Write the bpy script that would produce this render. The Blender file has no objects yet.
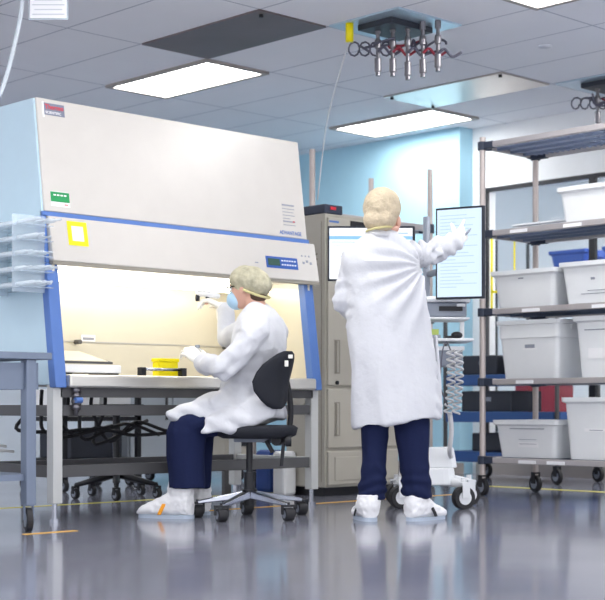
import bpy, bmesh, math, random
from mathutils import Vector, Matrix, noise
random.seed(7)
S = bpy.context.scene
COL = S.collection
F = 1450.0
YAW = math.radians(46.1)
SN, CS = math.sin(YAW), math.cos(YAW)
CAMH = 0.615
R = Vector((SN, -CS, 0)); FW = Vector((CS, SN, 0)); UP = Vector((0, 0, 1))

def E(X, D, h):
    return Vector((X*SN + D*CS, -X*CS + D*SN, h))
def at(px, py, D):
    return E((px-302)/F*D, D, CAMH + (405-py)/F*D)

# ---------------------------------------------------------------- materials
def mat(name, col, rough=0.5, metal=0.0, spec=0.5, emit=None, estr=0, noise_amt=0, noise_scale=8, bump=0, bump_scale=60,
        alpha=1, trans=0, coat=0, stretch=None, ior=1.45):
    m = bpy.data.materials.new(name); m.use_nodes = True
    nt = m.node_tree; b = nt.nodes['Principled BSDF']
    b.inputs['Base Color'].default_value = (*col, 1)
    b.inputs['Roughness'].default_value = rough
    b.inputs['Metallic'].default_value = metal
    b.inputs['Specular IOR Level'].default_value = spec
    b.inputs['IOR'].default_value = ior
    b.inputs['Coat Weight'].default_value = coat; b.inputs['Coat Roughness'].default_value = .24
    b.inputs['Alpha'].default_value = alpha
    b.inputs['Transmission Weight'].default_value = trans
    if emit:
        b.inputs['Emission Color'].default_value = (*emit, 1)
        b.inputs['Emission Strength'].default_value = estr
    tc = nt.nodes.new('ShaderNodeTexCoord'); mp = nt.nodes.new('ShaderNodeMapping')
    nt.links.new(tc.outputs['Object'], mp.inputs['Vector'])
    if stretch: mp.inputs['Scale'].default_value = stretch
    n = nt.nodes.new('ShaderNodeTexNoise'); n.inputs['Scale'].default_value = noise_scale
    n.inputs['Detail'].default_value = 4
    nt.links.new(mp.outputs[0], n.inputs['Vector'])
    amt = noise_amt or 0.04
    mx = nt.nodes.new('ShaderNodeMix'); mx.data_type = 'RGBA'
    mx.inputs[6].default_value = (*[c*(1-amt) for c in col], 1)
    mx.inputs[7].default_value = (*[min(1, c*(1+amt)) for c in col], 1)
    nt.links.new(n.outputs['Fac'], mx.inputs[0]); nt.links.new(mx.outputs[2], b.inputs['Base Color'])
    if bump:
        n2 = nt.nodes.new('ShaderNodeTexNoise'); n2.inputs['Scale'].default_value = bump_scale
        n2.inputs['Detail'].default_value = 6
        nt.links.new(mp.outputs[0], n2.inputs['Vector'])
        bp = nt.nodes.new('ShaderNodeBump'); bp.inputs['Strength'].default_value = bump
        bp.inputs['Distance'].default_value = 0.01
        nt.links.new(n2.outputs['Fac'], bp.inputs['Height']); nt.links.new(bp.outputs[0], b.inputs['Normal'])
    return m

M = dict(
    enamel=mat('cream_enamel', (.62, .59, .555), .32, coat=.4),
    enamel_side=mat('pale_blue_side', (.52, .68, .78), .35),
    blue=mat('blue_trim', (.09, .19, .5), .4),
    steel=mat('brushed_steel', (.66, .64, .6), .33, .85, noise_amt=.1, stretch=(1, 1, 12)),
    steel_int=mat('interior_steel', (.7, .66, .55), .4, .35, noise_amt=.06, noise_scale=3),
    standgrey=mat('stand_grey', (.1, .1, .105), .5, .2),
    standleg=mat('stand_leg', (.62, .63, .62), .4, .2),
    greysteel=mat('grey_blue_steel', (.19, .23, .31), .4, .4),
    black=mat('black_plastic', (.012, .013, .018), .45),
    rubber=mat('black_rubber', (.02, .02, .024), .6),
    fabric=mat('black_upholstery', (.012, .014, .022), .75, bump=.3, bump_scale=300),
    chrome=mat('polished_alloy', (.42, .44, .5), .25, 1),
    white=mat('white_plastic', (.86, .87, .88), .4),
    tote=mat('tote_plastic', (.84, .86, .88), .35),
    toteblue=mat('tote_blue', (.03, .1, .5), .4),
    paper=mat('label_paper', (.9, .9, .92), .7),
    ink=mat('label_ink', (.3, .32, .38), .8),
    red=mat('red', (.7, .03, .05), .5),
    badgegrey=mat('badge_grey', (.2, .22, .3), .5),
    green=mat('sticker_green', (.01, .3, .09), .5),
    yellow=mat('yellow', (.95, .8, .0), .45),
    orange=mat('orange', (.95, .38, .02), .6),
    tapeyellow=mat('floor_tape_yellow', (.8, .72, .12), .6),
    tapeorange=mat('floor_tape_orange', (.75, .42, .08), .6),
    lcd=mat('lcd_blue', (.03, .1, .4), .3),
    lcdark=mat('lcd_dark', (.01, .03, .03), .2, emit=(.2, .4, .3), estr=.15),
    beige=mat('beige_enamel', (.47, .445, .385), .45),
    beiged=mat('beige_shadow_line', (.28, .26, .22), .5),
    post=mat('rack_post', (.5, .44, .42), .35, .5),
    rail=mat('rack_rail', (.5, .47, .48), .35, .5),
    rackmat=mat('rack_grid', (.16, .2, .3), .5),
    corner=mat('rack_corner', (.03, .04, .07), .5),
    blueshelf=mat('blue_shelf', (.035, .1, .3), .45),
    skin=mat('skin', (.72, .42, .32), .5),
    hair=mat('hair', (.09, .05, .03), .7),
    blonde=mat('hair_fair', (.4, .27, .16), .7),
    coat=mat('coat_cotton', (.67, .68, .72), .85, spec=.2, bump=.55, bump_scale=22),
    trousers=mat('navy_cotton', (.012, .018, .062), .85, spec=.2, bump=.2, bump_scale=40),
    glove=mat('glove_latex', (.9, .88, .82), .5),
    netA=mat('hair_net_a', (.62, .52, .37), .8, noise_amt=.45, noise_scale=11, bump=.8, bump_scale=60),
    netB=mat('hair_net_b', (.5, .47, .34), .75, noise_amt=.55, noise_scale=26, bump=.8, bump_scale=50),
    elastic=mat('elastic', (.66, .6, .3), .8),
    mask=mat('face_mask', (.45, .66, .85), .85),
    shoe=mat('shoe_cover', (.88, .88, .9), .7, bump=.3, bump_scale=30),
    sole=mat('shoe_sole', (.45, .52, .62), .6),
    screenframe=mat('monitor_bezel', (.01, .015, .03), .35),
    screen1=mat('screen_page', (.05, .05, .05), .3, emit=(.86, .92, 1), estr=.95),
    screen2=mat('screen_document', (.05, .05, .05), .3, emit=(.6, .74, .93), estr=.8),
    scrblue=mat('screen_toolbar', (.02, .05, .1), .3, emit=(.2, .42, .8), estr=.9),
    scrline=mat('screen_text', (.02, .05, .1), .3, emit=(.38, .52, .74), estr=.8),
    bluewall=mat('blue_wall_paint', (.4, .66, .8), .8),
    wall=mat('white_wall_paint', (.86, .88, .9), .8),
    wallfar=mat('far_wall_paint', (.8, .84, .9), .8),
    mirror=mat('polished_panel', (.5, .45, .42), .3, .8),
    brown=mat('brown_panel', (.15, .12, .125), .45, noise_amt=.3, noise_scale=2),
    trimw=mat('ceiling_trim', (.62, .64, .7), .5),
    trimdark=mat('light_trim', (.35, .32, .3), .5),
    brass=mat('coupling_metal', (.26, .25, .27), .3, .9),
    plate=mat('service_plate', (.5, .62, .72), .3, .5),
    hose=mat('dark_hose', (.1, .1, .14), .5),
    hosered=mat('red_hose_band', (.3, .03, .05), .5),
    tubing=mat('clear_tubing', (.8, .87, .93), .25, alpha=.55),
    acrylic=mat('clear_acrylic', (.75, .85, .93), .15, alpha=.35),
    glass=mat('window_glass', (.3, .36, .38), .02, alpha=.06),
    coil=mat('coil_cable', (.62, .62, .64), .4),
    cart=mat('cart_white', (.8, .82, .85), .4),
    cartgrey=mat('cart_grey', (.25, .28, .34), .45),
    lamp=mat('light_diffuser', (.9, .9, .9), .5, emit=(1, .99, .96), estr=12),
    tubelamp=mat('cabinet_lamp', (.9, .9, .9), .5, emit=(1, .95, .82), estr=6.5),
    lightbox=mat('locker_grey', (.5, .55, .6), .5),
    darkbox=mat('dark_box', (.03, .035, .05), .5),
    darkblue=mat('dark_blue', (.02, .06, .25), .5),
    redbox=mat('red_box', (.5, .03, .06), .5),
)

# floor and ceiling materials with world coordinates
def floor_mat():
    m = mat('floor_vinyl', (.23, .235, .29), .2, spec=.6)
    nt = m.node_tree; b = nt.nodes['Principled BSDF']
    geo = nt.nodes.new('ShaderNodeNewGeometry')
    n = nt.nodes.new('ShaderNodeTexNoise'); n.inputs['Scale'].default_value = 1.6; n.inputs['Detail'].default_value = 5
    nt.links.new(geo.outputs['Position'], n.inputs['Vector'])
    rmp = nt.nodes.new('ShaderNodeMapRange'); rmp.inputs[3].default_value = .07; rmp.inputs[4].default_value = .17
    nt.links.new(n.outputs['Fac'], rmp.inputs[0]); nt.links.new(rmp.outputs[0], b.inputs['Roughness'])
    n2 = nt.nodes.new('ShaderNodeTexNoise'); n2.inputs['Scale'].default_value = 5; n2.inputs['Detail'].default_value = 3
    nt.links.new(geo.outputs['Position'], n2.inputs['Vector'])
    bp = nt.nodes.new('ShaderNodeBump'); bp.inputs['Strength'].default_value = .05; bp.inputs['Distance'].default_value = .01
    nt.links.new(n2.outputs['Fac'], bp.inputs['Height']); nt.links.new(bp.outputs[0], b.inputs['Normal'])
    return m
def ceil_mat():
    m = bpy.data.materials.new('ceiling_tiles'); m.use_nodes = True
    nt = m.node_tree; b = nt.nodes['Principled BSDF']; b.inputs['Roughness'].default_value = .85
    b.inputs['Specular IOR Level'].default_value = .2
    geo = nt.nodes.new('ShaderNodeNewGeometry'); sep = nt.nodes.new('ShaderNodeSeparateXYZ')
    nt.links.new(geo.outputs['Position'], sep.inputs[0])
    def line(out, off, per, w):
        a = nt.nodes.new('ShaderNodeMath'); a.operation = 'SUBTRACT'; a.inputs[1].default_value = off
        nt.links.new(out, a.inputs[0])
        p = nt.nodes.new('ShaderNodeMath'); p.operation = 'PINGPONG'; p.inputs[1].default_value = per/2
        nt.links.new(a.outputs[0], p.inputs[0])
        l = nt.nodes.new('ShaderNodeMath'); l.operation = 'LESS_THAN'; l.inputs[1].default_value = w
        nt.links.new(p.outputs[0], l.inputs[0]); return l.outputs[0]
    lx = line(sep.outputs[0], 6.12, .61, .007); ly = line(sep.outputs[1], 6.745, 1.22, .007)
    mxm = nt.nodes.new('ShaderNodeMath'); mxm.operation = 'MAXIMUM'
    nt.links.new(lx, mxm.inputs[0]); nt.links.new(ly, mxm.inputs[1])
    n = nt.nodes.new('ShaderNodeTexNoise'); n.inputs['Scale'].default_value = 3
    nt.links.new(geo.outputs['Position'], n.inputs['Vector'])
    c = nt.nodes.new('ShaderNodeMix'); c.data_type = 'RGBA'
    c.inputs[6].default_value = (.84, .85, .9, 1); c.inputs[7].default_value = (.88, .89, .94, 1)
    nt.links.new(n.outputs['Fac'], c.inputs[0])
    c2 = nt.nodes.new('ShaderNodeMix'); c2.data_type = 'RGBA'; c2.inputs[7].default_value = (.5, .52, .6, 1)
    nt.links.new(c.outputs[2], c2.inputs[6]); nt.links.new(mxm.outputs[0], c2.inputs[0])
    nt.links.new(c2.outputs[2], b.inputs['Base Color'])
    return m
M['floor'] = floor_mat(); M['ceiling'] = ceil_mat()

# ---------------------------------------------------------------- geometry helpers
def box(bm, x0, x1, y0, y1, z0, z1):
    vs = [bm.verts.new((x, y, z)) for x in (x0, x1) for y in (y0, y1) for z in (z0, z1)]
    for f in ((0, 1, 3, 2), (4, 6, 7, 5), (0, 4, 5, 1), (2, 3, 7, 6), (0, 2, 6, 4), (1, 5, 7, 3)):
        bm.faces.new([vs[i] for i in f])
    return vs
def hexa(bm, pts):     # 8 points: bottom ring of four then top ring of four
    vs = [bm.verts.new(p) for p in pts]
    bm.faces.new(vs[:4][::-1]); bm.faces.new(vs[4:])
    for i in range(4):
        j = (i+1) % 4
        bm.faces.new([vs[i], vs[j], vs[4+j], vs[4+i]])
def obox(bm, c, ax, ay, az):   # oriented box from centre and half axes
    c = Vector(c)
    hexa(bm, [c-ax-ay-az, c+ax-ay-az, c+ax+ay-az, c-ax+ay-az, c-ax-ay+az, c+ax-ay+az, c+ax+ay+az, c-ax+ay+az])
def loft(bm, rings, n=20, power=1.0):   # rings of (centre, half vector a, half vector b)
    prev = None; first = None
    for c, a, b in rings:
        cur = []
        for i in range(n):
            t = 2*math.pi*i/n
            ct, st = math.cos(t), math.sin(t)
            if power != 1.0:
                ct = math.copysign(abs(ct)**power, ct); st = math.copysign(abs(st)**power, st)
            cur.append(bm.verts.new(Vector(c) + a*ct + b*st))
        if prev:
            for i in range(n):
                j = (i+1) % n
                bm.faces.new([prev[i], prev[j], cur[j], cur[i]])
        else: first = cur
        prev = cur
    bm.faces.new(first[::-1]); bm.faces.new(prev)
def frame(t):
    t = t.normalized(); h = UP if abs(t.z) < .9 else Vector((1, 0, 0))
    a = t.cross(h).normalized(); return a, t.cross(a).normalized()
def ell(bm, c, r, rot=None, sub=3):
    m = Matrix.Translation(Vector(c)) @ (rot or Matrix.Identity(4)) @ Matrix.Diagonal((r[0], r[1], r[2], 1))
    bmesh.ops.create_icosphere(bm, subdivisions=sub, radius=1, matrix=m)
def tube(bm, pts, rad, n=10, balls=False):
    pts = [Vector(p) for p in pts]
    rad = rad if isinstance(rad, (list, tuple)) else [rad]*len(pts)
    a = None; rings = []
    for i, p in enumerate(pts):
        t = (pts[min(i+1, len(pts)-1)] - pts[max(i-1, 0)])
        if t.length < 1e-9: t = Vector((0, 0, 1))
        t.normalize()
        if a is None: a, _ = frame(t)
        else:
            a = (a - t*a.dot(t)); a = a.normalized() if a.length > 1e-6 else frame(t)[0]
        b = t.cross(a)
        rings.append((p, a*rad[i], b*rad[i]))
    loft(bm, rings, n)
    if balls:
        for p, r in zip(pts, rad): ell(bm, p, (r*.99, r*.99, r*.99), sub=2)
def cyl(bm, p, q, r, n=16): tube(bm, [p, q], r, n)
def curve_pts(P, n=8):
    P = [Vector(p) for p in P]; out = []
    for i in range(len(P)-1):
        p0, p1, p2, p3 = P[max(i-1, 0)], P[i], P[i+1], P[min(i+2, len(P)-1)]
        for k in range(n):
            t = k/n
            out.append(.5*((2*p1) + (p2-p0)*t + (2*p0-5*p1+4*p2-p3)*t*t + (3*p1-p0-3*p2+p3)*t**3))
    out.append(P[-1]); return out

def rootof(o):
    while o.parent: o = o.parent
    return o
def put(name, bm, m, parent=None, bevel=0, smooth=False, rem=0, disp=None, sm=0):
    if isinstance(bm, bmesh.types.BMesh):
        bmesh.ops.recalc_face_normals(bm, faces=bm.faces)
        me = bpy.data.meshes.new(name); bm.to_mesh(me); bm.free()
    else: me = bm
    o = bpy.data.objects.new(name, me)
    if rem or bevel:
        COL.objects.link(o)
        if rem:
            md = o.modifiers.new('r', 'REMESH'); md.mode = 'VOXEL'; md.voxel_size = rem
            if sm:
                s2 = o.modifiers.new('s', 'SMOOTH'); s2.iterations = sm; s2.factor = .5
        if bevel:
            bv = o.modifiers.new('b', 'BEVEL'); bv.width = bevel; bv.segments = 2; bv.limit_method = 'ANGLE'
            bv.angle_limit = math.radians(40)
        dg = bpy.context.evaluated_depsgraph_get()
        new = bpy.data.meshes.new_from_object(o.evaluated_get(dg))
        o.modifiers.clear(); o.data = new; me = new; me.name = name
        COL.objects.unlink(o)
    if disp:
        me.update()
        nor = [v.normal.copy() for v in me.vertices]
        for v, nn in zip(me.vertices, nor): v.co = v.co + nn*disp(v.co, nn)
    me.materials.clear(); me.materials.append(m)
    for p in me.polygons: p.use_smooth = smooth
    if parent is None:
        xs = [v.co.x for v in me.vertices]; ys = [v.co.y for v in me.vertices]; zs = [v.co.z for v in me.vertices]
        c = Vector(((min(xs)+max(xs))/2, (min(ys)+max(ys))/2, min(zs)))
        me.transform(Matrix.Translation(-c)); o.location = c
    else:
        me.transform(Matrix.Translation(-rootof(parent).location))
        o.parent = parent
    COL.objects.link(o)
    return o
def tag(o, label, cat, group=None):
    o['label'] = label; o['category'] = cat
    if group: o['group'] = group
    return o
def thing(name, loc, label, cat, group=None):
    o = bpy.data.objects.new(name, None); COL.objects.link(o); o.location = Vector(loc); o.empty_display_size = .1
    return tag(o, label, cat, group)
def struct(name, bm, m, parent=None, **k):
    o = put(name, bm, m, parent, **k)
    if parent is None: o['kind'] = 'structure'
    return o
def B(name, m, parent, *boxes, bevel=0, **k):
    bm = bmesh.new()
    for b in boxes: box(bm, *b)
    return put(name, bm, m, parent, bevel=bevel, **k)
def kids(o): return [c for c in bpy.data.objects if c.parent == o]
def dup(o, parent=None):
    c = o.copy(); COL.objects.link(c)
    if parent: c.parent = parent
    for k in kids(o): dup(k, c)
    return c
def text(name, s, size, m, parent, loc, rot, sx=1, align='LEFT'):
    cu = bpy.data.curves.new('t', 'FONT'); cu.body = s; cu.size = size; cu.extrude = .0004; cu.align_x = align
    cu.offset = size*.012
    o = bpy.data.objects.new('t', cu); COL.objects.link(o)
    me = bpy.data.meshes.new_from_object(o.evaluated_get(bpy.context.evaluated_depsgraph_get()))
    bpy.data.objects.remove(o)
    me.transform(Matrix.Translation(Vector(loc)) @ rot.to_4x4() @ Matrix.Diagonal((sx, 1, 1, 1)))
    me.name = name
    return put(name, me, m, parent)

# ---------------------------------------------------------------- the room
CH = 3.1
WU = 9.98; WU2 = 10.16
struct('floor', (lambda bm: (box(bm, -3, 13.6, -3, 13, -.1, 0), bm)[1])(bmesh.new()), M['floor'])
struct('ceiling', (lambda bm: (box(bm, -3, 13.6, -3, 13, CH, CH+.1), bm)[1])(bmesh.new()), M['ceiling'])
bm = bmesh.new(); box(bm, WU, 10.34, 8.35, 13, 0, CH)
struct('wall_back', bm, M['bluewall'])
bm = bmesh.new()     # white wall with a long internal window
box(bm, WU2, 10.3, -3, 8.35, 2.55, CH); box(bm, WU2, 10.3, -3, 8.35, 0, .12)
box(bm, WU2, 10.3, -3, 4.0, .12, 2.55); box(bm, WU2, 10.3, 8.2, 8.35, .12, 2.55)
struct('wall_right', bm, M['wall'])
bm = bmesh.new(); box(bm, -3, 10.34, 12.9, 13, 0, CH); struct('wall_left', bm, M['wallfar'])
bm = bmesh.new(); box(bm, 13.4, 13.5, -3, 13, 0, CH); struct('wall_corridor', bm, M['wall'])
w = bmesh.new()
box(w, WU2-.01, WU2+.03, 4.0, 8.2, 2.515, 2.55); box(w, WU2-.01, WU2+.03, 4.0, 8.2, .12, .16)
for v, ww in ((4.0, .04), (5.6, .05), (7.03, .06), (8.18, .02)): box(w, WU2-.01, WU2+.03, v, v+ww, .16, 2.515)
win = struct('window_1', w, M['black'])
B('window_pane', M['glass'], win, (10.165, 10.175, 4.04, 8.18, .16, 2.515))
bm = bmesh.new(); box(bm, WU-.015, WU, 8.3, 12.9, 0, .1); struct('baseboard_back', bm, M['trimdark'])
bm = bmesh.new(); box(bm, WU2-.012, WU2, -3, 8.3, 0, .1); struct('baseboard_right', bm, M['trimdark'])

# tape on the floor and on the glass
def tape(name, m, label, b):
    tag(B(name, m, None, b), label, 'floor tape')
tape('floor_tape', M['tapeyellow'], 'thin yellow tape line on the floor behind the big cabinet, running left to right', (2.5, 8.6, 7.44, 7.475, 0, .002))
tape('floor_tape', M['tapeyellow'], 'yellow tape line on the floor behind the white tote rack', (8.6, 8.65, 2.5, 7.475, 0, .002))
tape('floor_tape', M['tapeorange'], 'orange tape strip on the floor by the left foot of the cabinet', (3.82, 4.12, 5.86, 5.895, 0, .002))
tape('floor_tape', M['tapeorange'], 'orange tape line on the floor in front of the beige storage unit', (5.4, 7.9, 6.44, 6.475, 0, .002))
gt = bmesh.new()
for b in ((8.12, 8.14, .95, 2.1), (7.87, 7.885, .95, 2.1)): box(gt, 10.158, 10.164, b[0], b[1], b[2]+.5, b[3])
box(gt, 10.158, 10.164, 7.87, 8.14, 1.61, 1.63)
tag(put('window_tape', gt, M['yellow']), 'yellow tape outline stuck on the window glass', 'tape')

# ceiling lights and panels
def ceiling_light(u0, v0, label):
    t = thing('ceiling_light', (u0+.305, v0+.61, CH-.03), label, 'ceiling light', 'recessed ceiling lights')
    B('diffuser', M['lamp'], t, (u0+.035, u0+.575, v0+.035, v0+1.185, CH-.012, CH-.004))
    bm = bmesh.new()
    for b in ((u0, u0+.61, v0, v0+.04), (u0, u0+.61, v0+1.18, v0+1.22), (u0, u0+.04, v0+.04, v0+1.18), (u0+.57, u0+.61, v0+.04, v0+1.18)):
        box(bm, *b, CH-.02, CH)
    put('light_frame', bm, M['trimdark'], t)
ceiling_light(6.71, 7.965, 'lit rectangular ceiling light above the large cabinet, left of the two in view')
ceiling_light(9.17, 7.965, 'lit rectangular ceiling light nearest the blue wall')
for u in (-.6, 1.85, 4.29, 6.73, 9.17):
    for v in (4.3, .65):
        ceiling_light(u, v, 'rectangular ceiling light out of the picture over the near floor')
ceiling_light(4.29, 10.4, 'rectangular ceiling light out of the picture behind the cabinet')
ceiling_light(1.85, 7.965, 'rectangular ceiling light out of the picture to the left')
ceiling_light(11.4, 7.4, 'added unseen ceiling light brightening the room behind the window')  # this and the next three: unseen lights added to brighten the corridor
ceiling_light(12.4, 6.2, 'added unseen ceiling light brightening the room behind the window')
ceiling_light(10.6, 6.2, 'added unseen ceiling light brightening the room behind the window')
ceiling_light(11.4, 4.9, 'added unseen ceiling light brightening the room behind the window')

def ceiling_panel(u0, v0, m, label, screws):
    t = thing('ceiling_panel', (u0+.305, v0+.61, CH-.02), label, 'ceiling panel')
    B('panel', m, t, (u0+.01, u0+.6, v0+.01, v0+1.21, CH-.012, CH))
    bm = bmesh.new()
    for x, y in screws: cyl(bm, (x, y, CH-.03), (x, y, CH-.01), .014, 10)
    put('screw', bm, M['black'], t)
ceiling_panel(6.1, 6.73, M['brown'], 'dark brown rectangular panel set in the ceiling above the cabinet', [(6.18, 6.8)])
ceiling_panel(8.55, 6.745, M['mirror'], 'shiny reflective metal panel set in the ceiling', [(8.6, 6.8), (8.6, 7.9), (9.1, 7.9)])
bm = bmesh.new(); ell(bm, (8.17, 6.07, CH-.003), (.05, .05, .012), sub=2)
tag(put('ceiling_disc', bm, M['trimw'], smooth=True), 'small round flush cap in the ceiling near the shiny panel', 'cap')

def service(u0, v0, label, seed):
    random.seed(seed)
    t = thing('service_drop', (u0+.3, v0+.3, CH-.35), label, 'service outlet', 'ceiling service outlets')
    B('plate', M['plate'], t, (u0, u0+.61, v0, v0+.61, CH-.012, CH))
    B('manifold', M['darkbox'], t, (u0+.1, u0+.5, v0+.15, v0+.45, CH-.05, CH-.012), bevel=.005)
    c = Vector((u0+.3, v0+.3, 0))
    for i in range(5):
        p = c + R*(-.115 + .095*i) + FW*(-.02 - .03*i)
        L = (.33, .34, .37, .36, .33)[i]
        bm = bmesh.new(); z = CH-.012
        seg = [(0, .016), (.05, .016), (.055, .01), (.09, .01), (.095, .016), (.115, .018), (.15, .016), (.155, .01), (L-.12, .01), (L-.115, .018), (L-.03, .018), (L-.025, .013), (L, .013)]
        rings = [(Vector((p.x, p.y, z-d)), R*r*1.25, FW*r*1.25) for d, r in seg]
        loft(bm, rings, 14)
        put('coupling', bm, M['brass'], t, smooth=False, bevel=.002)
        bm = bmesh.new()
        q = p - FW*.02 + UP*(CH-.2)
        q.z = CH-.19-.01*i
        tube(bm, curve_pts([q, q+R*.04+UP*.03, q+R*.09-UP*.02, q+R*(.15)+UP*.01], 5), .009, 8)
        put('lever', bm, M['hosered'] if i % 2 else M['hose'], t, smooth=True)
    for i in range(5):
        bm = bmesh.new(); q0 = c + R*(-.2+.09*i) - FW*.05 + UP*(CH-.15)
        tube(bm, curve_pts([q0+Vector((random.uniform(-.06, .06), random.uniform(-.06, .06), random.uniform(-.045, .045)))+R*.035*k for k in range(6)], 5), .008, 8)
        put('hose', bm, M['hosered'] if i == 2 else M['hose'], t, smooth=True)
    for i in range(4):
        bm = bmesh.new(); q = c + R*(-.27+.07*i) + UP*(CH-.15)
        pts = [q + R*.035*math.cos(a*.7) + UP*.04*math.sin(a*.7) + FW*.01*a for a in range(10)]
        tube(bm, pts, .006, 8); put('hose_loop', bm, M['hose'], t, smooth=True)
    return t
sd = service(6.7, 6.1, 'ceiling service plate with metal couplings and a yellow connector', 3)
yc = at(349, 22, 9.4)
bm = bmesh.new(); cyl(bm, Vector((yc.x, yc.y, CH-.13)), Vector((yc.x, yc.y, CH-.01)), .026, 14)
put('connector', bm, M['yellow'], sd, smooth=True)
service(9.17, 6.1, 'ceiling service plate with metal couplings above the tote rack', 5)
bm = bmesh.new()
tube(bm, curve_pts([Vector((yc.x, yc.y, CH-.13)), at(340, 70, 9.6), at(326, 125, 9.9), at(317, 200, 10.1)], 6), .0045, 8)
tag(put('hanging_cable', bm, M['coil'], smooth=True), 'thin grey cable hanging from the yellow ceiling connector', 'cable')

# ---------------------------------------------------------------- biosafety cabinet
U0, U1, VB = 4.29, 6.23, 7.12
def vf(z): return 6.30 + .132*(z-.71)
bc = thing('safety_cabinet', ((U0+U1)/2, 6.7, 0), 'large cream biosafety cabinet with blue trim on a grey stand', 'lab cabinet')
def slab(bm, u0, u1, z0, z1, off0=0, off1=None, vb=None):  # follows the slanted front
    off1 = off0 if off1 is None else off1
    b0 = VB if vb is None else None
    hexa(bm, [(u0, vf(z0)+off0, z0), (u1, vf(z0)+off0, z0), (u1, b0 or vf(z0)+off0+vb, z0), (u0, b0 or vf(z0)+off0+vb, z0),
              (u0, vf(z1)+off1, z1), (u1, vf(z1)+off1, z1), (u1, b0 or vf(z1)+off1+vb, z1), (u0, b0 or vf(z1)+off1+vb, z1)])
TOP = 2.245
bm = bmesh.new(); slab(bm, U0+.03, U1-.03, 1.37, TOP-.002, .03)
put('upper_housing', bm, M['enamel'], bc)
bm = bmesh.new(); slab(bm, U0+.012, U1-.012, 1.635, TOP, 0, vb=.03)
put('front_panel', bm, M['enamel'], bc, bevel=.006)
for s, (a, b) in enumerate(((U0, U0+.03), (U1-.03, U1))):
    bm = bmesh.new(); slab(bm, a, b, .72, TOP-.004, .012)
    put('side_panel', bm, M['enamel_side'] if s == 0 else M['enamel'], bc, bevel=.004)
bm = bmesh.new(); slab(bm, U0+.0, U1+.0, 1.61, 1.633, -.004, vb=.03); put('blue_stripe', bm, M['blue'], bc)
bm = bmesh.new(); slab(bm, U0+.02, U1+.03, 1.37, 1.608, -.035, -.02, vb=.06)
sash = put('control_fascia', bm, M['enamel'], bc, bevel=.006)
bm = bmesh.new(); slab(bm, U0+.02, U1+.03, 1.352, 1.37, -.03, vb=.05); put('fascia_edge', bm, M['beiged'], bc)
bm = bmesh.new(); slab(bm, U0+.07, U1-.07, 1.12+.2, 1.36, .02, vb=.008); put('sash_glass', bm, M['glass'], bc)
for a, b in ((U0-.002, U0+.07), (U1-.07, U1+.002)):
    bm = bmesh.new(); slab(bm, a, b, .705, 1.36, 0, vb=.06)
    put('blue_side_post', bm, M['blue'], bc, bevel=.006)
bm = bmesh.new(); slab(bm, U0-.004, U0+.019, 1.361, 1.609, .0, vb=.07); put('blue_corner_bracket', bm, M['blue'], bc, bevel=.004)
# interior
bm = bmesh.new(); box(bm, U0+.03, U1-.03, VB-.05, VB-.02, .77, 1.37); put('interior_back', bm, M['steel_int'], bc)
bm = bmesh.new(); box(bm, U0+.03, U0+.045, 6.38, VB-.05, .77, 1.37); put('interior_side', bm, M['steel_int'], bc)
bm = bmesh.new(); box(bm, U1-.045, U1-.03, 6.38, VB-.05, .77, 1.37); put('interior_side', bm, M['steel_int'], bc)
bm = bmesh.new(); cyl(bm, (U0+.15, 6.62, 1.33), (U1-.15, 6.62, 1.33), .02, 10); cyl(bm, (U0+.15, 6.8, 1.33), (U1-.15, 6.8, 1.33), .02, 10)
put('lamp_tube', bm, M['tubelamp'], bc, smooth=True)
bm = bmesh.new(); box(bm, U0+.03, U1-.03, 6.36, VB-.02, .72, .775)
put('work_surface', bm, M['steel'], bc, bevel=.003)
bm = bmesh.new(); box(bm, U0+.07, U1-.07, 6.275, 6.37, .705, .775)
put('front_sill', bm, M['steel'], bc, bevel=.012)
bm = bmesh.new()
for i in range(44):
    u = U0+.12 + i*(U1-U0-.24)/43
    box(bm, u, u+.02, 6.375, 6.45, .7745, .7765)
put('air_grille', bm, M['standgrey'], bc)
bm = bmesh.new(); box(bm, U0+.04, U1-.04, VB-.055, VB-.048, .985, .992); put('panel_seam', bm, M['steel'], bc)
for u in (4.95, 6.1):
    bm = bmesh.new(); cyl(bm, (u, VB-.05, .985), (u, VB-.1, .985), .014, 10); put('service_valve', bm, M['standgrey'], bc)
lab = B('interior_label', M['paper'], bc, (4.99, 5.09, VB-.054, VB-.05, .985, 1.03)); B('label_text', M['ink'], lab, (5.0, 5.08, VB-.056, VB-.054, 1.0, 1.015))
# stand
for a in (U0+.0, U1-.065):
    for b in (6.33, VB-.08):
        bm = bmesh.new(); box(bm, a+.003, a+.062, b, b+.06, .1, .72)
        l = put('leg', bm, M['standleg'], bc, bevel=.004)
        bm = bmesh.new(); cyl(bm, (a+.032, b+.03, 0), (a+.032, b+.03, .1), .014); cyl(bm, (a+.032, b+.03, 0), (a+.032, b+.03, .02), .028)
        put('levelling_foot', bm, M['chrome'], l, smooth=False)
for z0, z1 in ((.557, .615), (.235, .297)):
    for v in (6.345, VB-.07):
        B('crossbar', M['standgrey'], bc, (U0+.062, U1-.062, v, v+.04, z0, z1), bevel=.003)
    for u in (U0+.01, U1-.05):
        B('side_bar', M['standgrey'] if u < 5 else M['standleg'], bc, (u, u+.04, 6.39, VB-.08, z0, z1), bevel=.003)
B('top_rail', M['standgrey'], bc, (U0+.05, U1-.05, 6.33, 6.37, .655, .705))
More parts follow.
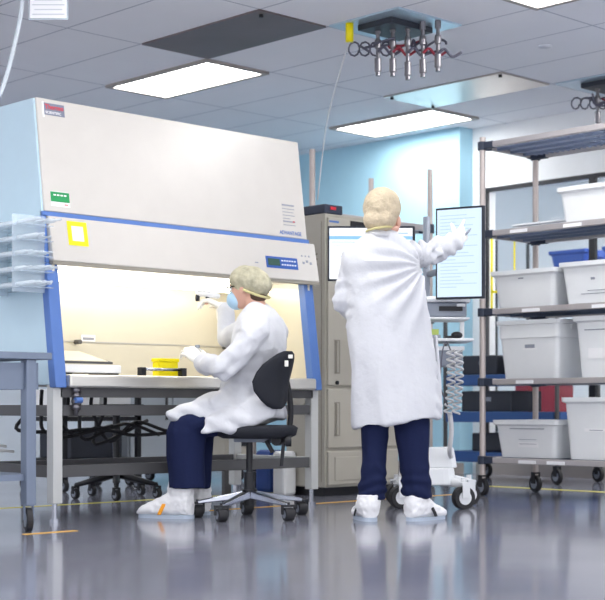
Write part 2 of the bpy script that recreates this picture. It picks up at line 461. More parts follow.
# badge, stickers, writing on the slanted front
TH = math.atan(.132)
rotf = Matrix.Rotation(math.pi/2-TH, 3, 'X')
def fp(u, z, off=-.002): return Vector((u, vf(z)+off, z))
def decal(name, m, u0, u1, z0, z1, off=-.002, parent=bc):
    bm = bmesh.new(); slab(bm, u0, u1, z0, z1, off, vb=.002); return put(name, bm, m, parent)
bd = decal('badge', M['badgegrey'], 4.345, 4.475, 2.157, 2.222)
text('badge_text', 'Thermo', .036, M['red'], bd, fp(4.35, 2.19, -.004), rotf)
text('badge_text', 'SCIENTIFIC', .02, M['paper'], bd, fp(4.352, 2.164, -.004), rotf)
decal('badge_edge', M['paper'], 4.335, 4.345, 2.142, 2.227)
st = decal('sticker', M['paper'], 4.345, 4.465, 1.665, 1.745)
decal('sticker_green', M['green'], 4.345, 4.463, 1.69, 1.743, -.004, st)
for k in range(4): decal('sticker_print', M['paper'], 4.362+k*.022, 4.377+k*.022, 1.722, 1.73, -.006, st)
decal('sticker_mark', M['red'], 4.43, 4.45, 1.675, 1.68, -.004, st)
sf = lambda z: -.035 + .015*(z-1.37)/.238
def fdecal(name, m, u0, u1, z0, z1, extra=-.002, parent=bc):
    bm = bmesh.new(); slab(bm, u0, u1, z0, z1, sf(z0)+extra, sf(z1)+extra, vb=.002); return put(name, bm, m, parent)
bm = bmesh.new()
for a, b, c, d in ((4.42, 4.545, 1.565, 1.59), (4.42, 4.545, 1.46, 1.485), (4.42, 4.445, 1.485, 1.565), (4.52, 4.545, 1.485, 1.565)):
    slab(bm, a, b, c, d, sf(c)-.003, sf(d)-.003, vb=.003)
put('yellow_square_sticker', bm, M['yellow'], bc)
fdecal('sticker_centre', M['paper'], 4.445, 4.52, 1.485, 1.565)
kp = fdecal('keypad', M['lcd'], 5.83, 6.09, 1.435, 1.505)
fdecal('display', M['lcdark'], 5.845, 5.94, 1.45, 1.492, -.004, kp)
for r_ in range(2):
    for k in range(6):
        fdecal('key', M['paper'], 5.955+k*.021, 5.968+k*.021, 1.455+r_*.025, 1.463+r_*.025, -.004, kp)
for k in range(3):
    fdecal('keypad_icon', M['ink'], 6.135+k*.03, 6.152+k*.03, 1.475+.01*(k % 2), 1.49+.01*(k % 2))
    fdecal('keypad_icon', M['ink'], 6.13+k*.03, 6.14+k*.03, 1.52, 1.53)
fdecal('keypad_icon', M['ink'], 5.74, 5.765, 1.455, 1.462)
text('model_name', 'ADVANTAGE', .034, M['blue'], bc, fp(5.99, 1.652), rotf, .9)
for k, (l, hh) in enumerate(((.1, .01), (.1, .004), (.09, .004), (.1, .004), (.06, .004), (.1, .008), (.1, .004))):
    decal('notice_line', M['ink'], 6.03, 6.03+l, 1.83-k*.02, 1.83-k*.02+hh)
decal('notice_mark', M['red'], 6.11, 6.125, 1.73, 1.74)
# cables hanging at the rear of the stand
for i in range(7):
    bm = bmesh.new()
    a = U0+.35+i*.09
    tube(bm, curve_pts([(a, VB-.03, .7), (a+.03, VB+.02, .58), (a-.05+.1*(i % 3), VB, .47-.015*i), (a+.35, VB+.01, .46+.01*i), (a+.6, VB-.02, .43+.02*(i % 2)), (U1-.2, VB, .47)][:4+i % 3], 6), .011, 8)
    put('power_cable', bm, M['rubber'], bc, smooth=True)
bm = bmesh.new()
for i in range(4):
    tube(bm, curve_pts([(U0-.2+i*.04, VB-.05, .52-.03*i), (U0-.05, VB-.05, .5-.04*i), (U0+.1+.05*i, VB-.03, .44-.03*i)], 5), .008, 8)
put('power_cable', bm, M['white'], bc, smooth=True)
bm = bmesh.new()
for k in range(4): cyl(bm, (U0+.12, 6.32, .7-.03*k), (U0+.16, 6.32, .69-.03*k), .018, 10)
cyl(bm, (U0+.14, 6.32, .56), (U0+.14, 6.32, .705), .012, 10)
put('gas_valve', bm, M['brass'], bc, smooth=True)
bm = bmesh.new(); cyl(bm, (U0+.12, 6.3, .64), (U0+.16, 6.3, .64), .016, 10); put('valve_handle', bm, M['blue'], bc)

# ---- things inside the cabinet
t = thing('balance', (4.62, 6.62, .776), 'low laboratory instrument with a tilted pale screen, left inside the cabinet', 'instrument')
B('base', M['white'], t, (4.42, 4.86, 6.5, 6.75, .79, .835), bevel=.006)
for x in (4.47, 4.78): B('foot', M['black'], t, (x, x+.06, 6.5, 6.7, .7755, .79))
bm = bmesh.new(); hexa(bm, [(4.42, 6.5, .84), (4.8, 6.5, .84), (4.74, 6.72, .9), (4.42, 6.72, .9), (4.42, 6.5, .852), (4.8, 6.5, .852), (4.74, 6.72, .912), (4.42, 6.72, .912)])
put('screen_lid', bm, M['standgrey'], t)
bm = bmesh.new(); hexa(bm, [(4.43, 6.505, .853), (4.77, 6.505, .853), (4.72, 6.71, .913), (4.43, 6.71, .913), (4.43, 6.505, .857), (4.77, 6.505, .857), (4.72, 6.71, .917), (4.43, 6.71, .917)])
put('lid_face', bm, M['steel_int'], t)
B('rear_block', M['enamel'], t, (4.42, 4.6, 6.68, 6.76, .835, .93), bevel=.006)
t = thing('yellow_box', (5.27, 6.5, .776), 'bright yellow box standing on the cabinet work surface', 'box')
B('box_body', M['yellow'], t, (5.1, 5.24, 6.47, 6.53, .776, .86), bevel=.004)
B('box_lid', M['yellow'], t, (5.095, 5.245, 6.465, 6.535, .86, .88), bevel=.003)
t = thing('pipette_holder', (5.15, 6.42, .776), 'horizontal steel rod on black clamps in front of the yellow box', 'clamp rod')
bm = bmesh.new(); cyl(bm, (4.94, 6.43, .815), (5.25, 6.43, .815), .009, 10); put('rod', bm, M['chrome'], t, smooth=True)
for x in (4.93, 5.22): B('clamp', M['black'], t, (x, x+.035, 6.41, 6.45, .776, .825), bevel=.003)

# rack with pipettes on the cabinet side
t = thing('pipette_rack', (4.18, 6.6, 1.22), 'clear acrylic pipette rack on the left side of the cabinet', 'rack')
bm = bmesh.new()
for z in (1.22, 1.3, 1.38, 1.46, 1.54): box(bm, 4.09, 4.288, 6.32, 6.8, z, z+.005)
put('shelf', bm, M['acrylic'], t)
for v in (6.4, 6.75): B('divider', M['acrylic'], t, (4.09, 4.288, v, v+.005, 1.2, 1.6))
k = 0
for zi, z in enumerate((1.225, 1.305, 1.385, 1.465, 1.545)):
    for ui in range(3):
        u = 4.12 + .055*ui + random.uniform(-.008, .008)
        v0 = 6.18 + random.uniform(-.03, .08)
        pr = bmesh.new()
        tube(pr, [(u, v0, z+.014), (u, v0+.05, z+.014), (u, v0+.06, z+.014), (u, 6.85+random.uniform(0, .08), z+.016)], [.006, .006, .011, .011], 10)
        lv = ('bottom', 'second', 'middle', 'fourth', 'top')[zi]; ps = ('outermost', 'centre', 'innermost')[ui]
        p = tag(put('plastic_pipette', pr, M['tubing'], smooth=True), 'clear plastic pipette on the %s shelf of the acrylic rack, %s of three' % (lv, ps), 'pipette', 'clear pipettes in the acrylic rack')
        k += 1

# ---------------------------------------------------------------- casters (shared builder, parts only)
def caster(parent, x, y, r=.06, m=None, w=.03, swivel=.0, plate=True, name='caster'):
    bm = bmesh.new()
    hx = Vector((math.cos(swivel), math.sin(swivel), 0))
    c = Vector((x, y, r))
    cyl(bm, c+hx*w*.62+UP*r*.1, c+hx*w*.62+UP*r*.1+hx*.004, r*.55, 12)
    obox(bm, c+hx*w*.7+UP*r*.65, hx*.003, hx.cross(UP)*r*.35, UP*r*.65)
    obox(bm, c-hx*w*.7+UP*r*.65, hx*.003, hx.cross(UP)*r*.35, UP*r*.65)
    obox(bm, c+UP*r*1.25, hx*w*.75, hx.cross(UP)*r*.4, UP*.006)
    cyl(bm, c+UP*r*1.25, c+UP*r*1.75, r*.22, 10)
    f = put(name, bm, m or M['black'], parent)
    bm = bmesh.new(); cyl(bm, c-hx*w/2, c+hx*w/2, r*.999, 24); put('wheel', bm, M['rubber'], f, bevel=.004)
    bm = bmesh.new(); cyl(bm, c-hx*(w/2+.002), c+hx*(w/2+.002), r*.6, 18); put('hub', bm, M['cart'] if m is M['cart'] else M['cartgrey'], f)
    return f

# ---------------------------------------------------------------- steel table at left
t = thing('steel_table', (3.5, 6.25, 0), 'grey steel table on casters at the left edge, beside the cabinet', 'table')
B('table_top', M['greysteel'], t, (2.9, 4.03, 5.95, 6.6, .835, .87), bevel=.004)
B('apron', M['greysteel'], t, (2.95, 3.97, 5.98, 6.0, .69, .82), (3.94, 3.97, 5.99, 6.56, .69, .82))
for x in (2.95, 3.89):
    for y in (5.96, 6.5):
        B('leg', M['greysteel'], t, (x, x+.055, y, y+.055, .13, .835), bevel=.004)
        caster(t, x+.028, y+.028, .058, M['greysteel'], swivel=YAW-1.2)
B('lower_shelf', M['greysteel'], t, (2.95, 3.95, 5.98, 6.55, .25, .28))
tb = thing('white_bin', (3.65, 6.25, .28), 'white plastic box on the lower shelf of the steel table', 'box')
B('bin_body', M['white'], tb, (3.4, 3.8, 6.1, 6.45, .28, .56), bevel=.01)
B('bin_lid', M['white'], tb, (3.39, 3.81, 6.09, 6.46, .56, .58), bevel=.004)
tb = thing('clear_bin', (3.62, 5.72, 0), 'pale translucent bin on the floor under the left end of the table', 'bin')
B('bin_body', M['acrylic'], tb, (3.3, 3.74, 6.12, 6.45, .0, .2), bevel=.01)
tb.location = (3.52, 6.28, 0)
for c in kids(tb): c.data.transform(Matrix.Translation(Vector((3.62, 5.72, 0))-Vector((3.52, 6.28, 0))))
# hanging sheet and tube at the top left
t = thing('hanging_sign', (*at(48, 12, 7.6).xy, 2.6), 'clear plastic sleeve with a printed sheet hanging at the top left', 'sign')
bm = bmesh.new(); c = at(48, 5, 7.6); obox(bm, c, R*.104, UP*.078, FW*.001); put('sleeve', bm, M['acrylic'], t)
bm = bmesh.new(); obox(bm, c-FW*.003, R*.096, UP*.07, FW*.001); sh = put('sheet', bm, M['paper'], t)
for i in range(5):
    bm = bmesh.new(); obox(bm, c-FW*.005+UP*(.05-.025*i), R*(.085-.012*(i % 2)), UP*.003, FW*.0005); put('printed_line', bm, mat('print_grey', (.6, .62, .66), .8) if i == 0 else bpy.data.materials['print_grey'], sh)
bm = bmesh.new()
for s in (-.08, .08): cyl(bm, c+R*s+UP*.07, Vector((0, 0, CH-.0))+(c+R*s).xy.to_3d(), .0015, 6)
put('cord', bm, M['coil'], t)
bm = bmesh.new(); tube(bm, curve_pts([at(24, -63, 7.7)+UP*.0, at(22, 0, 7.6), at(14, 45, 7.55), at(2, 88, 7.5), at(-14, 120, 7.5)], 6), .011, 10)
hz = put('hanging_tube', bm, M['tubing'], smooth=True); tag(hz, 'clear flexible tube hanging from the ceiling at the left edge', 'tube')

# ---------------------------------------------------------------- wire racks
def rack(name, label, u0, u1, v0, v1, zs, ztop, group=None, mrail='rail', mpost='post', mgrid='rackmat', cast=True, rearpost=None, railh=.038, detail=True):
    t = thing(name, ((u0+u1)/2, (v0+v1)/2, 0), label, 'rack', group)
    for x, y in ((u0, v1), (u1, v1), (u0, v0), (u1, v0)):
        bm = bmesh.new(); cyl(bm, (x, y, .12 if cast else 0), (x, y, ztop), .021 if detail else .018, 14)
        for k in range(6): cyl(bm, (x, y, ztop-.1-.3*k), (x, y, ztop-.1-.3*k+.002), .0215, 14)
        put('post', bm, M[mpost], t, smooth=False)
        if cast: caster(t, x, y, .06, M['black'], swivel=YAW-1.1)
    for z in zs:
        bm = bmesh.new()
        for y in (v0, v1): box(bm, u0+.02, u1-.02, y-.015, y+.015, z-railh, z)
        for x in (u0, u1): box(bm, x-.018, x+.018, v0+.02, v1-.02, z-railh, z)
        sh = put('shelf', bm, M[mrail], t, bevel=.004)
        bm = bmesh.new()
        L = v1-v0
        n = int(L/.045)
        for i in range(n):
            y = v0+.03+(L-.06)*i/(n-1)
            box(bm, u0+.02, u1-.02, y-.008, y+.008, z-.02, z-.006)
        for x in (u0+.15, (u0+u1)/2, u1-.15): box(bm, x-.012, x+.012, v0, v1, z-.036, z-.018)
        put('shelf_grid', bm, M[mgrid], sh)
        if detail:
            for x, y in ((u0, v1), (u1, v1), (u0, v0), (u1, v0)):
                bm = bmesh.new(); dx = .04 if x == u0 else -.04; dy = .1 if y == v0 else -.1
                cyl(bm, (x, y, z-railh-.01), (x, y, z+.008), .034, 14)
                box(bm, min(x-.02, x+.02), max(x-.02, x+.02), min(y, y+dy), max(y, y+dy), z-railh-.004, z+.004)
                box(bm, min(x, x+dx*2), max(x, x+dx*2), y-.018, y+.018, z-railh-.004, z+.004)
                put('corner_bracket', bm, M['corner'], sh, bevel=.003)
    return t
ZS = [.262, .79, 1.262, 1.79, 2.39]
RU0, RU1, RV0, RV1 = 7.70, 8.29, 4.38, 6.24
rk = rack('shelving_rack', 'tall rolling shelving rack loaded with white totes at the right', RU0, RU1, RV0, RV1, ZS, 2.43)
for z, ys in ((.262, (5.78, 5.55)), (.79, (5.8,)), (1.262, (5.75, 5.2)), (1.79, (5.85, 5.42))):
    for y in ys:
        B('shelf_label', M['paper'], rk, (RU0-.024, RU0-.018, y, y+.14, z-.034, z-.012))
# middle rack behind the beige unit
rack('shelving_rack', 'grey shelving rack behind the beige storage unit', 7.15, 8.41, 7.33, 7.95, [1.3, 1.99], 2.42, railh=.05)
# blue rack by the window
br = rack('shelving_rack', 'low rack with blue shelves beside the window', 9.2, 9.75, 6.72, 7.85, [.235, .56, .86], 1.45, mrail='blueshelf', mgrid='blueshelf', railh=.085, mpost='standgrey', detail=False)

# totes
def tote(name, label, u0, v0, z, wu, wv, h, m='tote', band=.0, taper=.03, lab=None, lid=False, group='white plastic totes on the rolling rack', cat='tote'):
    # front face at u0 (facing the camera side), v0..v0+wv
    if u0 < 9: v0 += .035
    t = thing(name, (u0+wu/2, v0+wv/2, z), label, cat, group)
    bm = bmesh.new()
    def ringr(tp, zz, out=0):
        a = u0+tp-out; b = u0+wu-tp+out; c = v0+tp-out; d = v0+wv-tp+out; r = .03
        P = []
        for cx, cy, s in ((b-r, d-r, 0), (a+r, d-r, 90), (a+r, c+r, 180), (b-r, c+r, 270)):
            for k in range(4):
                an = math.radians(s+30*k); P.append(Vector((cx+r*math.cos(an), cy+r*math.sin(an), zz)))
        return P
    prof = [(taper, 0, 0), (.008 if band else .004+taper*.1, h-(band or .04), 0)]
    if band: prof += [(.0, h-band+.004, .0), (.0, h-.03, .0)]
    prof += [(0, h-.028, .012), (0, h, .014), (0, h, -.006), (taper*.3, h-.03, -.006), (taper, .006, -.006)]
    prev = None
    for tp, zz, out in prof:
        cur = [bm.verts.new(p) for p in ringr(tp, z+zz, out)]
        if prev is None: bm.faces.new(cur[::-1])
        else:
            for i in range(len(cur)):
                j = (i+1) % len(cur); bm.faces.new([prev[i], prev[j], cur[j], cur[i]])
        prev = cur
    bm.faces.new(prev)
    put('tote_body', bm, M[m], t)
    bm = bmesh.new()
    box(bm, u0+wu*.3, u0+wu*.7, v0-.012, v0+.01, z+h-.06, z+h-.03)
    box(bm, u0+wu*.3, u0+wu*.7, v0+wv-.01, v0+wv+.012, z+h-.06, z+h-.03)
    put('grip', bm, M[m], t)
    if lid:
        B('tote_lid', M[m], t, (u0-.016, u0+wu+.016, v0-.016, v0+wv+.016, z+h+.0, z+h+.018), bevel=.006)
    if lab:
        for (a, b, c, d, mm) in lab:
            e = u0 + taper*(1-c/h) - .003
            B('tote_label', M[mm], t, (e, e+.006, v0+a, v0+b, z+c, z+d))
    return t
e = .0025
tote('tote', 'big white tote with a banded rim on the second shelf up, left one', RU0+.03, 5.6, ZS[1]+e, .45, .5, .385, band=.12, lab=[(.2, .28, .2, .23, 'ink'), (.18, .3, .19, .2, 'paper')])
tote('tote', 'big white tote on the second shelf up, cut off by the right edge', RU0+.03, 4.98, ZS[1]+e, .45, .5, .39, lab=[(.06, .42, .3, .306, 'ink'), (.18, .4, .12, .22, 'paper')])
tote('tote', 'short white tote on the bottom shelf with paper label', RU0+.03, 5.62, ZS[0]+e, .5, .51, .25, lab=[(.1, .38, .19, .196, 'ink'), (.16, .32, .07, .15, 'paper'), (.17, .31, .09, .093, 'ink'), (.17, .31, .12, .123, 'ink')])
tote('tote', 'tall white tote on the bottom shelf at the right edge', RU0+.02, 5.06, ZS[0]+e, .5, .5, .4, lab=[(.16, .34, .18, .2, 'paper'), (.2, .3, .187, .192, 'ink')])
tote('tote', 'white tote on the middle shelf, next to the portrait monitor', RU0+.03, 5.63, ZS[2]+e, .5, .52, .25, lab=[(.26, .3, .19, .198, 'ink')])
tote('tote', 'white tote on the middle shelf with small marks, at the right edge', RU0+.02, 5.08, ZS[2]+e, .5, .5, .27, lab=[(.1, .35, .06, .064, 'ink'), (.12, .3, .08, .084, 'ink'), (.24, .27, .15, .165, 'ink')])
tote('tote', 'white tote high on the fourth shelf up, at the right edge', RU0+.02, 5.18, ZS[3]+e, .5, .42, .23)
tb = thing('flat_tray', (8.05, 5.98, ZS[3]+e), 'flat white tray with lid on the fourth shelf up, left end', 'tray')
B('tray_body', M['tote'], tb, (7.86, 8.2, 5.62, 6.1, ZS[3]+e, ZS[3]+.035), bevel=.01)
B('tray_lid', M['tote'], tb, (7.85, 8.21, 5.61, 6.11, ZS[3]+.035, ZS[3]+.05), bevel=.005)
# blue bins on racks further back (corridor shelf behind the glass)
sh2 = rack('shelving_rack', 'dark shelving behind the window glass', 11.0, 11.5, 6.3, 8.75, [.4, .95, 1.5, 1.86], 2.2, mrail='corner', mpost='black', mgrid='corner', cast=False, detail=False, railh=.03)
for i, (v, lb) in enumerate(((7.74, 'blue bin behind the glass, left of the black upright'), (7.15, 'blue bin behind the glass, right of the black upright'))):
    tote('blue_bin', lb, 11.02, v, 1.862, .42, .4, .18, m='toteblue', group='blue bins behind the window', cat='bin')
for i, (v, z, m, lb) in enumerate(((8.4, .4, 'redbox', 'red box on the lowest shelf behind the glass, left one'), (8.1, .4, 'redbox', 'red box on the lowest shelf behind the glass, right one'), (7.6, .95, 'darkbox', 'dark box on the second shelf behind the glass'))):
    b = bmesh.new(); box(b, 11.05, 11.35, v, v+.16, z+.002, z+.44)
    tag(put('storage_box', b, M[m], bevel=.008), lb, 'box')
# dark boxes on the blue rack
for i, (u, v, z, l, h, lb) in enumerate(((9.25, 6.85, .86, .42, .2, 'black equipment case on the top blue shelf, right one'), (9.25, 7.35, .86, .36, .16, 'black equipment case on the top blue shelf, left one'),
                              (9.25, 7.2, .56, .52, .17, 'long black case on the middle blue shelf'), (9.3, 6.9, .235, .75, .15, 'long black case on the bottom blue shelf'))):
    tt = thing('equipment_case', (u+.2, v+l/2, z+e), lb, 'case')
    B('case_body', M['darkbox'], tt, (u, u+.4, v, v+l, z+e, z+h), bevel=.01)
    B('case_latch', M['cartgrey'], tt, (u-.006, u, v+l*.4, v+l*.5, z+h*.5, z+h*.7))

# ---------------------------------------------------------------- beige storage unit
t = thing('storage_unit', (7.2, 7.07, 0), 'tall beige storage unit standing beside the cabinet', 'storage unit')
a0, a1, b0, b1 = 6.84, 7.56, 6.87, 7.27
B('carcass', M['beige'], t, (a0, a1, b0+.02, b1, .06, 1.9), bevel=.006)
B('plinth', M['black'], t, (a0+.03, a1-.03, b0+.05, b1-.03, 0, .06))
for (z0, z1, nm) in ((.745, 1.875, 'upper_door'), (.325, .725, 'middle_door'), (.075, .305, 'drawer')):
    d = B(nm, M['beige'], t, (a0+.012, a1-.012, b0, b0+.022, z0, z1), bevel=.008)
    if nm != 'drawer':
        hz0 = z0+.08
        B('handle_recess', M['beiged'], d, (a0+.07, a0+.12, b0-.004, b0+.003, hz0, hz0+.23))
        B('handle', M['beige'], d, (a0+.082, a0+.095, b0-.014, b0-.002, hz0+.01, hz0+.22), bevel=.002)
    else:
        B('drawer_panel', M['beige'], d, (a0+.07, a1-.07, b0-.006, b0, z0+.03, z1-.04), bevel=.003)
bm = bmesh.new(); cyl(bm, (a0+.09, b0-.012, .765), (a0+.09, b0, .765), .013, 12); put('lock', bm, M['black'], t)
bm = bmesh.new(); box(bm, a0-.003, a0, b0+.05, b0+.056, .1, 1.85); put('side_seam', bm, M['beiged'], t)
bm = bmesh.new()
for i in range(3):
    for k in range(6): box(bm, a0-.003, a0, b0+.09+.045*i, b0+.11+.045*i, 1.45+.035*k, 1.462+.035*k)
put('side_vent', bm, M['beiged'], t)
B('unit_logo', M['blue'], t, (a0+.02, a0+.11, b0-.003, b0, 1.84, 1.852))
B('unit_display', M['black'], t, (a0+.22, a0+.42, b0-.01, b0, 1.82, 1.865), bevel=.003)
tt = thing('black_module', (6.9, 7.05, 1.903), 'small black device with red mark on top of the beige unit', 'device')
B('module_body', M['corner'], tt, (6.845, 7.02, 6.9, 7.2, 1.903, 1.965), bevel=.008)
B('module_mark', M['red'], tt, (6.9, 6.95, 6.895, 6.9, 1.93, 1.95))

# ---------------------------------------------------------------- workstation cart with two monitors
cc = at(426, 505, 8.75); cx, cy = cc.x, cc.y
t = thing('workstation_cart', (cx, cy, 0), 'white workstation cart on casters behind the standing person', 'cart')
bm = bmesh.new(); c0 = Vector((cx, cy, .19))
loft(bm, [(c0-UP*.05+R*.0, R*.17, FW*.19), (c0+UP*.05, R*.16, FW*.17)], 24, .5); 
put('base', bm, M['cart'], t, bevel=.01)
bm = bmesh.new(); c1 = c0+UP*.11+R*.05
loft(bm, [(c1-UP*.06, R*.13, FW*.12), (c1+UP*.06, R*.11, FW*.1)], 24, .45); put('battery_box', bm, M['cart'], t, bevel=.008)
for sx, sy in ((-.17, -.16), (.2, -.2), (.27, .12), (-.17, .18)):
    p = c0 + R*sx + FW*sy
    bm = bmesh.new(); tube(bm, [c0+R*sx*.4+FW*sy*.4-UP*.02, p-UP*.045], [.035, .022], 12); put('base_leg', bm, M['cart'], t, smooth=True)
    caster(t, p.x, p.y, .068, M['cart'], .05, swivel=YAW+.4)
bm = bmesh.new(); cyl(bm, c0+UP*.05, Vector((cx, cy, 1.75)), .022, 16); put('pole', bm, M['cartgrey'], t, smooth=True)
pc = c0.xy.to_3d() + R*.1 - FW*.02
bm = bmesh.new(); obox(bm, pc+UP*1.0, R*.16, FW*.2, UP*.008); put('keyboard_tray', bm, M['cart'], t, bevel=.004)
bm = bmesh.new(); obox(bm, pc+UP*.9-R*.01, R*.11, FW*.15, UP*.055); dr = put('drawer', bm, M['cartgrey'], t, bevel=.006)
bm = bmesh.new(); obox(bm, pc+UP*.95-R*.01, R*.12, FW*.16, UP*.012); put('drawer_top', bm, M['cart'], t, bevel=.004)
bm = bmesh.new(); obox(bm, pc+UP*1.128, R*.14, FW*.17, UP*.006); put('upper_shelf', bm, M['cart'], t, bevel=.004)
bm = bmesh.new(); obox(bm, pc+UP*1.066+R*.125+FW*.12, R*.012, FW*.02, UP*.058); put('shelf_bracket', bm, M['cart'], t)
# printer & mouse
tt = thing('label_printer', pc+UP*1.136, 'white and grey printer on the cart below the portrait monitor', 'printer')
bm = bmesh.new(); q = pc+UP*1.136
obox(bm, q+UP*.045, R*.125, FW*.14, UP*.044); put('printer_body', bm, M['cartgrey'], tt, bevel=.008)
bm = bmesh.new(); loft(bm, [(q+UP*.09, R*.15, FW*.16), (q+UP*.105, R*.155, FW*.165), (q+UP*.125, R*.12, FW*.13)], 24, .4); put('printer_lid', bm, M['cart'], tt)
bm = bmesh.new(); obox(bm, q+R*.03-FW*.142+UP*.05, R*.07, FW*.004, UP*.014); put('paper_slot', bm, M['black'], tt)
bm = bmesh.new(); obox(bm, q+R*.09-FW*.144+UP*.07, R*.025, FW*.004, UP*.008); put('printer_display', bm, M['cart'], tt)
tt = thing('scanner', pc+UP*1.009+R*.08-FW*.1, 'small black scanner lying on the cart tray', 'scanner')
bm = bmesh.new(); q = pc+UP*1.03+R*.07-FW*.1; ell(bm, q, (.035, .035, .022)); put('scanner_body', bm, M['black'], tt, smooth=True)
bm = bmesh.new(); obox(bm, q-R*.04-UP*.012, R*.03, FW*.012, UP*.008); put('scanner_handle', bm, M['black'], tt)
tt = thing('green_pad', pc+UP*1.009-R*.06-FW*.1, 'small stack of green and grey pads on the cart tray', 'pads')
bm = bmesh.new(); q = pc+UP*1.02-R*.08-FW*.1; obox(bm, q, R*.05, FW*.04, UP*.011); put('pad_stack', bm, M['cartgrey'], tt)
bm = bmesh.new(); obox(bm, q+UP*.028, R*.04, FW*.035, UP*.017); put('green_block', bm, mat('pad_green', (.4, .5, .12), .6), tt)
# coiled cables
tt = thing('coiled_cable', pc+UP*.4, 'two grey coiled cables hanging from the cart tray', 'cable')
for k, (xa, xb) in enumerate(((450, 452), (458, 460))):
    bm = bmesh.new(); pts = []
    for i in range(170):
        f_ = i/169; p = at(xa+(xb-xa)*math.sin(f_*3)*1.0 - f_*3, 350+f_*64, 8.42)
        an = i*.37
        pts.append(p + R*.022*math.cos(an) + FW*.022*math.sin(an))
    tube(bm, pts, .0065, 6); put('coil', bm, M['coil'], tt, smooth=True)
bm = bmesh.new(); tube(bm, curve_pts([at(449, 412, 8.42), at(451, 430, 8.42), at(449, 452, 8.45), c1+R*.1], 6), .014, 10); put('cable_tail', bm, M['coil'], tt, smooth=True)
bm = bmesh.new(); tube(bm, curve_pts([at(450, 350, 8.42), at(446, 342, 8.45), at(442, 352, 8.4), at(440, 385, 8.38), at(447, 405, 8.4)], 6), .004, 8); put('thin_wire', bm, M['hose'], tt, smooth=True)

def monitor(label, tl, tr, bl, br_, mscreen, thick=.024):
    # corners of the front glass, in space
    c = (tl+tr+bl+br_)/4; ax = ((tr-tl)+(br_-bl))/4; ay = ((tl-bl)+(tr-br_))/4
    n = ax.cross(ay).normalized()
    if n.dot(-FW) < 0: n = -n
    t = thing('monitor', c-ay-n*thick*.5, label, 'monitor')
    bm = bmesh.new(); obox(bm, c-n*thick*.5, ax, ay, n*thick*.5)
    put('monitor_case', bm, M['screenframe'], t, bevel=.004)
    bz = .013
    sx = ax*(1-bz/ax.length); sy = ay*(1-bz/ay.length)
    bm = bmesh.new(); obox(bm, c+n*.001, sx, sy, n*.001); s = put('screen', bm, M[mscreen], t)
    return t, c+n*.0035, sx, sy, n, s
m1, c, sx, sy, n, s = monitor('landscape monitor with a white page and blue toolbar behind the standing person', at(327, 226, 8.95), at(414, 226, 8.8), at(327, 281, 8.95), at(414, 282, 8.8), 'screen1')
for (a, b, d, h, mm) in ((0, 1, .62, .07, 'scrblue'), (-.5, .45, .45, .02, 'scrline'), (-.8, .1, .3, .015, 'scrline'), (-.6, .3, -.1, .015, 'scrline'), (.55, .35, .8, .03, 'scrline')):
    bm = bmesh.new(); obox(bm, c+sx*a+sy*d, sx*b, sy*h, n*.0006); put('screen_item', bm, M[mm], s)
bm = bmesh.new(); bk = c-n*.05; tube(bm, [bk, bk-n*.1, Vector((cx, cy, bk.z-.02))], .02, 10); put('mount_arm', bm, M['cartgrey'], m1, smooth=True)
m2, c, sx, sy, n, s = monitor('portrait monitor with pale blue document, touched by the standing person', at(435, 209, 8.54), at(483, 204.5, 8.34), at(435, 299, 8.54), at(483, 299, 8.34), 'screen2')
for i in range(22):
    w_ = .6+.25*math.sin(i*2.3)
    bm = bmesh.new(); obox(bm, c+sx*(-.85+w_)+sy*(.86-.078*i), sx*w_, sy*.008, n*.0006); put('screen_item', bm, M['scrline'], s)
bm = bmesh.new(); bk = c-n*.05-sy*.2; tube(bm, [bk, bk-n*.08, Vector((cx, cy, bk.z-.05))], .02, 10); put('mount_arm', bm, M['cartgrey'], m2, smooth=True)

# ---------------------------------------------------------------- background below the cabinet
tt = thing('locker_cabinet', (7.2, 9.1, 0), 'pale grey storage locker on wheels seen under the cabinet', 'locker')
B('locker_body', M['lightbox'], tt, (6.65, 7.9, 8.82, 9.4, .1, 1.3), bevel=.006)
for i in range(3):
    d = B('locker_door', M['lightbox'], tt, (6.665+.41*i, 7.065+.41*i, 8.8, 8.82, .12, 1.28), bevel=.005)
    B('door_handle', M['standgrey'], d, (7.0+.41*i, 7.015+.41*i, 8.785, 8.8, .5, .7))
for x in (6.72, 7.27, 7.83):
    for y in (8.88, 9.34): caster(tt, x, y, .05, M['black'])
tt = thing('equipment_trolley', (6.2, 8.75, 0), 'black framed trolley with white boxes seen below the cabinet', 'trolley')
for x in (5.85, 6.5):
    for y in (8.5, 9.0): B('post', M['black'], tt, (x, x+.035, y, y+.035, .09, .9)); caster(tt, x+.017, y+.017, .045, M['black'])
for z in (.2, .5, .86): B('shelf', M['black'], tt, (5.85, 6.535, 8.5, 9.035, z, z+.03))
for i, (x, z, w_, h, m, lb) in enumerate(((5.9, .53, .3, .2, 'white', 'white box on the middle shelf of the black trolley, left'), (6.24, .53, .24, .24, 'white', 'white box on the middle shelf of the black trolley, right'),
        (5.95, .23, .45, .2, 'darkbox', 'dark box on the lower shelf of the black trolley'), (5.92, .89, .16, .26, 'red', 'red box on top of the black trolley'), (6.14, .89, .34, .22, 'white', 'white box on top of the black trolley'))):
    b = bmesh.new(); box(b, x, x+w_, 8.55, 8.95, z+.002, z+h); tag(put('storage_box', b, M[m], bevel=.008), lb, 'box')
tt = thing('lab_stool', (*at(116, 480, 9.6).xy, 0), 'black swivel stool base seen under the cabinet', 'stool')
sp = tt.location.copy()
bm = bmesh.new(); cyl(bm, sp+UP*.1, sp+UP*.56, .025); put('column', bm, M['black'], tt)
